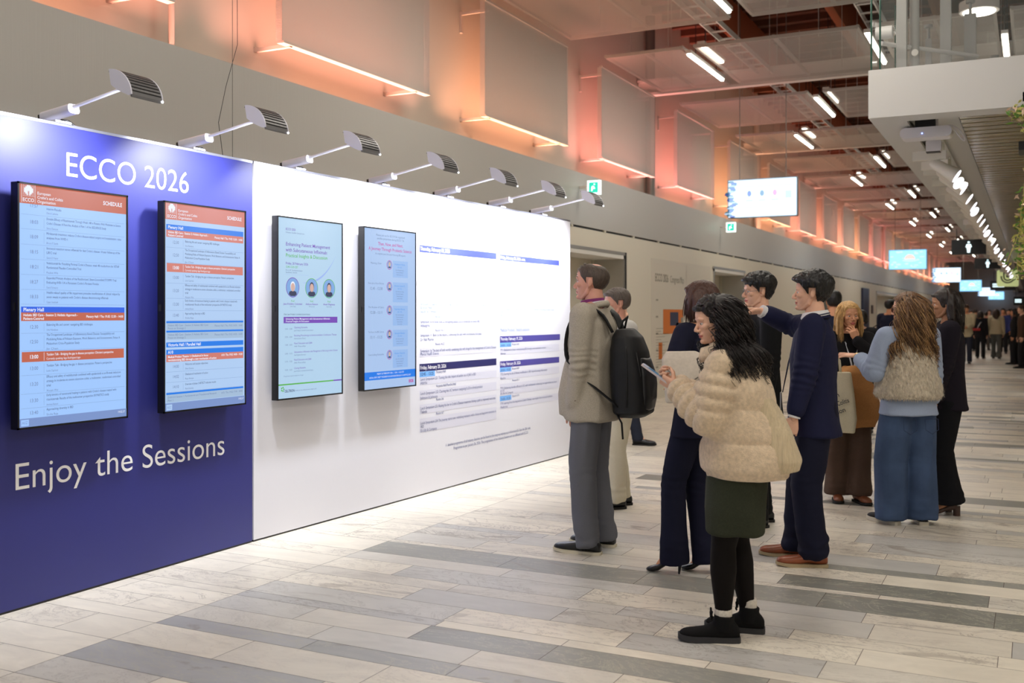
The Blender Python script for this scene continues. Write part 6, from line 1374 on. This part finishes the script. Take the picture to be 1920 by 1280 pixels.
lanyard(p, f, M_lan, dz=-.36, badge=(.11, .055), xo=.05)
cap_obj(p, f, HK, t_thick, 9, na=.006, extra=lambda q, f=f: fringe(q, f=f, ln=.055, n=130, yr=.066))
M_gl_ = mat('wire_frame', rgb(120, 120, 130), .3, metal=.8)
q = MB()
for s_ in (-1, 1):
    q.tube([f.HM @ Vector((.099 - abs(math.cos(a) * .022 + .0) * .25 * (1 if True else 0), s_ * .033 + .023 * math.cos(a), .0 + .017 * math.sin(a))) for a in np.linspace(0, 2 * PI, 20)], .0013, M_gl_, 5, cap=False)
    q.tube([f.HM @ Vector((.090, s_ * .057, .004)), f.HM @ Vector((.04, s_ * .077, .006)), f.HM @ Vector((-.01, s_ * .082, .004))], .0013, M_gl_, 5)
q.tube([f.HM @ Vector((.099, .010, .002)), f.HM @ Vector((.104, 0, .005)), f.HM @ Vector((.099, -.010, .002))], .0013, M_gl_, 5)
q.obj('glasses', p, smooth=True)

# ================================================================== blonde woman with camel coat over her arm
loc = (-1.33, 8.66, 0); rz = R_(296)
HBl = hair_mat('hair_blonde', rgb(200, 160, 104), .38); HBl2 = hair_mat('hair_blonde_dark', rgb(164, 124, 78), .4)
f = Fig(1.58, 'f', hy=.10, hp=.04, feet=((.05, .07, .15), (-.03, -.08, -.2)), hands=[(.155, .015, 1.30), (.13, -.04, .97)], elb=[(.1, .9, -.8), (-.4, -1, -.3)])
p = person('blonde woman in black top touching her chin, camel coat over her arm', loc, rz, f, SK3, [dict(d=(.0, -.35, 1), n=(-1, -.3, 0), curl=(.55, .6, .65, .7), thumb=.2), dict()], brow=HBl2)
M_bt = cloth('black_knit', rgb(22, 21, 24), .9, 500, .3, .08)
jacket(p, f, M_bt, hem=-.10, th=.010, sl=(.036, .034, .026), amp=.005, seed=71, name='sweater', sleeve_end=.95)
M_br = cloth('brown_trousers', rgb(84, 66, 56), .85, 700, .25, .1)
trousers(p, f, M_br, rt=.062, rk=.056, rh=.052, flare=.062, hem=.06, amp=.009, seed=73)
for k in (0, 1): shoe(p, f, k, mat('brown_boot', rgb(122, 68, 40), .35), M_bl_, 'oxford', .25)
lanyard(p, f, M_lan, dz=-.30, xo=.0)
def t_bl(P): return hairline(P, .070, -.08) * (.008 + .014 * sstep(0, .1, P[:, 2]))
cap_obj(p, f, HBl, t_bl, 11, na=.003)
kw = dict(out=.12, stiff=.7, azr=(1.0, 2 * PI - 1.0), torso=(0, 0, 1.30, .09, .15), elmin=-.3)
hair_mass(p, f.HM, HBl, length=.25, n=150, r=.009, rnd=random.Random(27), **kw)
strands(f.HM, 360, .30, .0016, [HBl, HBl2], thr=.5, rnd=random.Random(28), curl=.002, cf=5, **kw).obj('hair_lengths', p, smooth=True)
M_cam = cloth('camel_wool', rgb(170, 120, 72), .9, 400, .3, .1)
C2 = thing('coat', 'camel brown coat draped over the blonde woman\u2019s arm', 'coat', (loc[0], loc[1], .58), rz)
q = MB(); q.loft([((.16, .02, .02), (.075, 0, 0), (0, .15, 0), 2.6), ((.17, .03, .10), (.09, 0, 0), (0, .17, 0), 2.5), ((.17, .02, .22), (.085, 0, 0), (0, .16, 0), 2.4), ((.17, .0, .34), (.095, 0, 0), (0, .15, 0), 2.4), ((.16, -.02, .46), (.085, 0, 0), (0, .11, 0), 2.3), ((.15, -.03, .52), (.05, 0, 0), (0, .06, 0), 2.2)], M_cam, 30)
V, F_ = remesh(q, .008, 2); V = folds(V, normals(V, F_), .026, (6, 6, 3.5), 14, 1.0); V = relax(V, F_, 1); vf_obj('cloth', V, F_, M_cam, C2)
T = thing('tote_bag', 'off-white canvas tote printed with dark lettering hanging beside the camel coat', 'bag', (-1.37, 8.24, .60), R_(-4))
M_can = cloth('canvas', rgb(206, 198, 172), .9, 500, .3, .06)
q = MB(); q.loft([((0, 0, 0), (.150, 0, 0), (0, .025, 0), 6), ((0, 0, .10), (.165, 0, 0), (0, .045, 0), 6), ((-.01, 0, .30), (.155, 0, 0), (0, .035, 0), 5.5), ((-.015, 0, .46), (.140, 0, 0), (0, .016, 0), 6)], M_can, 48); V, F_ = remesh(q, .006, 2); V = folds(V, normals(V, F_), .006, (6, 6, 4), 15); vf_obj('bag', V, F_, M_can, T)
q = MB(); ex_ = Vector((.93, 0, .36)).normalized(); ey_ = Vector((-.36, 0, .93)).normalized(); I_bk = mat('ink_black', rgb(24, 28, 44), .6)
for st_, o_, wd_ in (('European', (-.13, -.066, .205), .20), ('Crohn\u2019s and Colitis', (-.135, -.066, .135), .285), ('Organisation', (-.13, -.066, .075), .25)): text(q, st_, I_bk, o_, ex_, ey_, .05, width=wd_, bold=.01)
q.obj('lettering', T)
q = MB(); q.tube([(-.08, -.02, .44), (-.07, -.02, .56), (-.02, 0, .62), (.04, 0, .55), (.05, 0, .44)], .012, M_can, 6, flat=.3); q.obj('handle', T, smooth=True)

# ================================================================== woman seen from behind with long curls and a fur gilet
loc = (-.80, 7.90, 0); rz = R_(128)
HC = hair_mat('hair_brown', rgb(108, 78, 52), .42); HC2 = hair_mat('hair_honey', rgb(178, 140, 96), .42); HC3 = hair_mat('hair_darkbrown', rgb(56, 38, 28), .42)
f = Fig(1.63, 'f', tw=.0, hy=.75, hp=.02, feet=((.05, .11, .35), (.0, -.11, -.35)), hands=[(.25, .26, 1.20), None], elb=[(-.25, .25, -1), None], bulk=1.15)
p = person('woman seen from behind with long wavy brown hair, pale fur gilet and wide blue jeans', loc, rz, f, SK2, [dict(d=(.75, .65, .05), n=(.1, -.3, -1), curl=(.05, .08, .12, .15), thumb=.1, spread=.16), dict()], brow=HC)
M_ls = cloth('pale_blue_shirt', rgb(150, 164, 190), .8, 700, .2, .05)
jacket(p, f, M_ls, hem=-.12, th=.014, flare=1.06, sl=(.044, .042, .034), amp=.008, seed=81, name='shirt', sleeve_end=.72, depth=1.0)
M_fur = mat('pale_fur', rgb(206, 194, 174), .95, sheen=.4, bump=(120, 1.0, .012, (1, 1, .35)), var=(70, .2, (1, 1, .4)))
q = MB(); H = f.H; b_ = 1.18
q.loft([f.ring(.10, .110 * H * b_, .094 * H * b_), f.ring(.15, .122 * H * b_, .104 * H * b_), f.ring(.28, .118 * H * b_, .100 * H * b_), f.ring(.5, .102 * H * b_, .088 * H * b_), f.ring(.8, .088 * H * b_, .074 * H * b_), f.ring(.95, .070 * H, .055 * H), f.ring(1.03, .045 * H, .045 * H)], M_fur, 36)
V, F_ = remesh(q, .008, 3); N_ = normals(V, F_); V = V + N_ * ((vnoise(V * (55, 55, 26), 3) - .5) * .014 + (vnoise(V * (120, 120, 50), 4) - .5) * .010)[:, None]; gi = vf_obj('gilet', V, F_, M_fur, p)
rn = random.Random(77); q = MB(); idx = [rn.randrange(len(V)) for _ in range(9000)]
for i in idx:
    a = Vector(V[i]); n_ = Vector(N_[i]); d = (n_ * .7 + Vector((rn.uniform(-.4, .4), rn.uniform(-.4, .4), -.8))).normalized() * rn.uniform(.012, .024); c = n_.cross(d).normalized() * .0016; q.add([a - c, a + c, a + d], [(0, 1, 2)], M_fur)
q.obj('fur_tips', gi)
M_dn = mat('denim', rgb(64, 82, 114), .85, spec=.2, bump=(900, .3, .002, (1, 1, .3)), var=(5, .22))
trousers(p, f, M_dn, rt=.068, rk=.068, rh=.067, flare=.068, hem=.035, amp=.010, seed=83, name='jeans', hipw=1.14)
q = MB()
for y in (.075, -.095):
    xb = -.144; q.tube([(xb + .004, y - .05, .765), (xb - .004, y - .05, .69), (xb - .006, y, .66), (xb - .004, y + .05, .69), (xb + .004, y + .05, .765), (xb + .004, y - .05, .765)], .0022, mat('denim_stitch', rgb(36, 52, 84), .8), 4); q.obj('pocket_stitching', p, smooth=True); q = MB()
for k in (0, 1): shoe(p, f, k, mat('black_canvas', rgb(24, 24, 28), .7), mat('white_rubber', rgb(206, 200, 186), .6), 'slip', .265)
def t_cu(P): return hairline(P, .068, -.08) * (.010 + .016 * sstep(0, .1, P[:, 2]))
cap_obj(p, f, HC, t_cu, 13, na=.004)
c_, s_ = math.cos(0), 0
kw = dict(out=.4, vol=.46, stiff=.8, azr=(1.25, 2 * PI - 1.25), torso=(-.01, 0, 1.36, .125, .20), elmin=-.45)
hair_mass(p, f.HM, HC, length=.28, n=170, r=.012, curl=.004, rnd=random.Random(37), **kw)
strands(f.HM, 560, .46, .0019, [HC, HC2, HC3, HC2], thr=.75, rnd=random.Random(38), curl=.016, cf=8, kids=4, clump=.007, **kw).obj('curls', p, smooth=True)
q = MB(); q.ball(f.HM @ Vector((-.118, 0, .055)), (.02, .028, .018), M_black); q.obj('hair_clip', p, smooth=True)
q = MB(); G = mat('sunglass_frame', rgb(70, 34, 34), .3); GL = mat('sunglass_lens', rgb(70, 30, 30), .1, spec=.8)
for s_ in (-1, 1):
    q.ball(f.HM @ Vector((.097, s_ * .034, -.002)), (.005, .024, .019), GL, 12, 8, f.HM.to_3x3().to_4x4()); q.tube([f.HM @ Vector((.092, s_ * .058, .006)), f.HM @ Vector((.03, s_ * .078, .008)), f.HM @ Vector((-.012, s_ * .084, .004))], .0026, G, 6)
q.tube([f.HM @ Vector((.098, .012, .004)), f.HM @ Vector((.103, 0, .006)), f.HM @ Vector((.098, -.012, .004))], .0025, G, 6); q.obj('sunglasses', p, smooth=True)
q = MB(); a = f.el[0].lerp(f.wr[0], .93); d_ = (f.wr[0] - f.el[0]).normalized(); q.tube([a - d_ * .008, a + d_ * .008], .030, mat('watch_strap', rgb(170, 150, 90), .3, metal=.7), 16); q.obj('wristwatch', p, autos=40)

# ================================================================== tall dark haired woman in black behind her
loc = (-.575, 8.47, 0); rz = R_(190)
f = Fig(1.635, 'f', hy=-.06, hp=.06, feet=((.0, .08, .1), (.04, -.08, -.1)), heel=.04, hands=[(.12, .19, .86), (.12, -.2, .88)])
HE = hair_mat('hair_espresso', rgb(34, 26, 24), .36)
p = person('woman with long dark hair tucked back, all in black with a white lanyard collar', loc, rz, f, SK4, brow=HE)
M_bw = cloth('black_wool', rgb(26, 22, 32), .9, 500, .3, .08); M_bp3 = cloth('black_flares', rgb(13, 14, 20), .85, 800, .15, .05)
jacket(p, f, M_bw, hem=-.20, th=.016, flare=1.05, sl=(.044, .040, .034), amp=.007, seed=91, name='sweater')
trousers(p, f, M_bp3, rt=.060, rk=.055, rh=.060, flare=.066, hem=.09, amp=.006, seed=93)
for k in (0, 1): 
    sh = shoe(p, f, k, mat('brown_heel', rgb(66, 44, 36), .4), M_bl_, 'pump', .23, heel=.05)
    q = MB(); a = f.ank[k]; q.tube([(a.x - .052, a.y, .0), (a.x - .052, a.y, .075)], .026, mat('brown_heel', rgb(66, 44, 36), .4), 12); q.obj('block_heel', sh, autos=40)
collar(p, f, M_lan, 'lanyard', r=.040, h=.020, gap=.7, fold=False, tilt=1.4)
def t_lo(P): return hairline(P, .062, -.08) * (.008 + .010 * sstep(0, .1, P[:, 2]))
cap_obj(p, f, HE, t_lo, 15, na=.002)
kw = dict(out=.08, stiff=.7, azr=(1.7, 2 * PI - 1.7), torso=(0, 0, 1.34, .10, .14), elmin=-.4)
hair_mass(p, f.HM, HE, length=.24, n=130, r=.009, rnd=random.Random(47), **kw)
strands(f.HM, 260, .30, .0016, [HE], rnd=random.Random(48), curl=.005, cf=9, **kw).obj('hair_lengths', p, smooth=True)

# ================================================================== figures partly hidden and farther down the hall
def simple(label, px, dep, H, rz, g, top, bot, hair, skin, shoec=M_bs, group=None, flare=None, longhair=0.0, hem=-.2, hv=.006, feet=((.06, .10, .1), (-.06, -.10, -.1)), hands=None, hp=0.0, names=('jacket', 'trousers'), voxc=.013, th=.016, depthk=1.0, base=None, bulk=1.0, thair=None):
    tt = (px - CX) / F; ca, sa = math.cos(TH), math.sin(TH); loc = (((tt * ca - sa) * dep), ((tt * sa + ca) * dep), 0) if base is None else base
    f = Fig(H, g, feet=feet, hands=hands, hp=hp, bulk=bulk); p = person(label, loc, R_(rz), f, skin, None, head_vox=hv, group=group)
    jacket(p, f, top, hem=hem, th=th, seed=int(px) % 90, vox=voxc, name=names[0], sl=(.042, .036, .028), sleeve_end=.95)
    trousers(p, f, bot, hem=.05, seed=int(px) % 70, vox=voxc, flare=flare, name=names[1])
    for k in (0, 1): shoe(p, f, k, shoec, M_bl_, 'oxford', .27)
    cap_obj(p, f, hair, thair or (lambda P: hairline(P, .06, -.065) * (.012 + .012 * sstep(0, .1, P[:, 2]))), 3, vox=hv)
    if longhair: hair_mass(p, f.HM, hair, name='hair_lengths', vox=.012, length=longhair, n=80, r=.013, rnd=random.Random(int(px)), out=.15, stiff=.7, azr=(1.1, 2 * PI - 1.1), torso=(0, 0, .76 * H, .10, .15))
    return p, f, loc
M_crm = cloth('cream_chino', rgb(212, 204, 182), .85); M_offw = cloth('offwhite_coat', rgb(208, 206, 202), .85); M_navy2 = cloth('navy_coat', rgb(28, 32, 52), .85); M_gy = cloth('grey_slacks', rgb(92, 94, 92), .85)
M_oat = cloth('oat_sweater', rgb(188, 178, 150), .9, 300, .4, .1); M_dk = cloth('charcoal_cloth', rgb(34, 34, 38), .9); M_jean2 = cloth('dark_jeans', rgb(40, 44, 58), .85); M_brn = cloth('brown_coat', rgb(72, 54, 42), .9); M_rose = cloth('rose_top', rgb(150, 110, 110), .9); M_blu = cloth('blue_top', rgb(60, 66, 120), .9)
p, f, l = simple('grey-haired man in white jacket and cream trousers behind the backpack wearer', 1160, 8.1, 1.68, 222, 'm', M_offw, M_crm, hair_mat('hair_grey', rgb(92, 82, 76), .5), SK1, hv=.0035, voxc=.010, feet=((.05, .09, .1), (-.06, -.06, -.1)))
collar(p, f, M_wshirt, r=.04, h=.03)
p, f, l = simple('walking person in dark clothes, only one black trainer showing beside the cream trousers', 1158, 11.9, 1.62, 8, 'm', M_dk, M_jean2, HE, SK2, feet=((.24, .09, 0), (-.10, -.09, 0)))
p, f, l = simple('dark-haired man in dark blue coat behind the blonde woman', 1563, 11.5, 1.74, 110, 'm', M_navy2, M_dk, HK, SK3)
p, f, l = simple('short person with black hair and dark clothes just behind the blonde woman, back turned', 1613, 13.2, 1.54, 100, 'f', M_dk, M_dk, HD, SK2, longhair=.12)
p, f, l = simple('man in dark suit standing by the far wall with a burgundy bag', 1668, 19.7, 1.76, 55, 'm', M_navy2, M_dk, HK, SK3, hands=[(.05, .27, .86), (.30, -.15, 1.1)])
T = thing('shoulder_bag', 'burgundy bag at the side of the man in dark suit by the far wall', 'bag', (l[0] - .33, l[1] - .10, .80), .3); q = MB(); q.loft([((0, 0, 0), (.13, 0, 0), (0, .05, 0), 3), ((0, 0, .12), (.16, 0, 0), (0, .07, 0), 3), ((0, 0, .26), (.13, 0, 0), (0, .04, 0), 3)], mat('burgundy', rgb(92, 30, 36), .5), 20); q.obj('bag', T, smooth=True); q = MB(); q.tube([(-.1, 0, .25), (-.02, 0, .42), (.14, 0, .52)], .01, M_dk, 6); q.obj('strap', T, smooth=True)
p, f, l = simple('dark clothed person facing the man with the burgundy bag, face just showing', 1687, 20.3, 1.70, 215, 'm', M_dk, M_dk, HK, SK4)
p, f, l = simple('man in oat sweater and dark trousers coming down the hall, looking at his hands', 1812, 31.98, 1.78, 262, 'm', M_oat, M_jean2, HC3, SK3, hands=[(.24, .08, 1.12), (.24, -.08, 1.12)], hp=.3, names=('sweater', 'trousers'))
p, f, l = simple('woman in black seen from behind with a red clutch, left of the cream top', 1838, 35.5, 1.60, 85, 'f', M_dk, M_dk, HE, SK2, longhair=.2)
q = MB(); q.box((-.20, -.02, .96), (-.14, .24, 1.04), mat('red_clutch', rgb(176, 34, 36), .5)); q.obj('clutch', p)
q = MB(); q.tube([(-.15, .1, .98), (-.13, .0, 1.2), (-.06, -.10, 1.32)], .012, M_lan, 6); q.obj('sash', p)
p, f, l = simple('woman in loose cream top and grey trousers walking away, long brown hair', 1868, 35.5, 1.66, 88, 'f', M_oat, M_gy, HC3, SK2, longhair=.36, hem=-.05, th=.05, flare=.06, feet=((.05, .09, .1), (-.12, -.09, 0)))
p, f, l = simple('person all in black standing in profile at the edge of the hall', 1903, 31.3, 1.66, 178, 'f', M_dk, M_dk, HE, SK3, longhair=.3, bulk=1.1)
cr = [(1792, 52, 1.70, 'm', M_dk, 250), (1822, 43, 1.66, 'f', M_rose, 260), (1829, 50, 1.75, 'm', M_navy2, 90), (1849, 44, 1.6, 'f', M_dk, 80), (1855, 52, 1.72, 'm', M_oat, 270), (1881, 40, 1.72, 'm', M_blu, 265), (1884, 47, 1.62, 'f', M_dk, 260), (1891, 42, 1.7, 'm', M_rose, 270), (1896, 52, 1.8, 'm', M_navy2, 90), (1912, 36, 1.76, 'm', M_brn, 200), (1917, 29, 1.74, 'm', M_brn, 190)]
for i, (px, d, H, g, t, r) in enumerate(cr):
    lab = 'man in dark brown coat cut by the frame edge, nearest of the far group' if i == 10 else 'small blurred standing figure in the far crowd under the row of hanging screens'
    simple(lab, px, d, H, r, g, t, M_dk if i % 3 else M_gy, [HE, HC3, HK][i % 3], [SK1, SK2, SK3][i % 3], group=None if i == 10 else 'far crowd', hv=.009, voxc=.022)
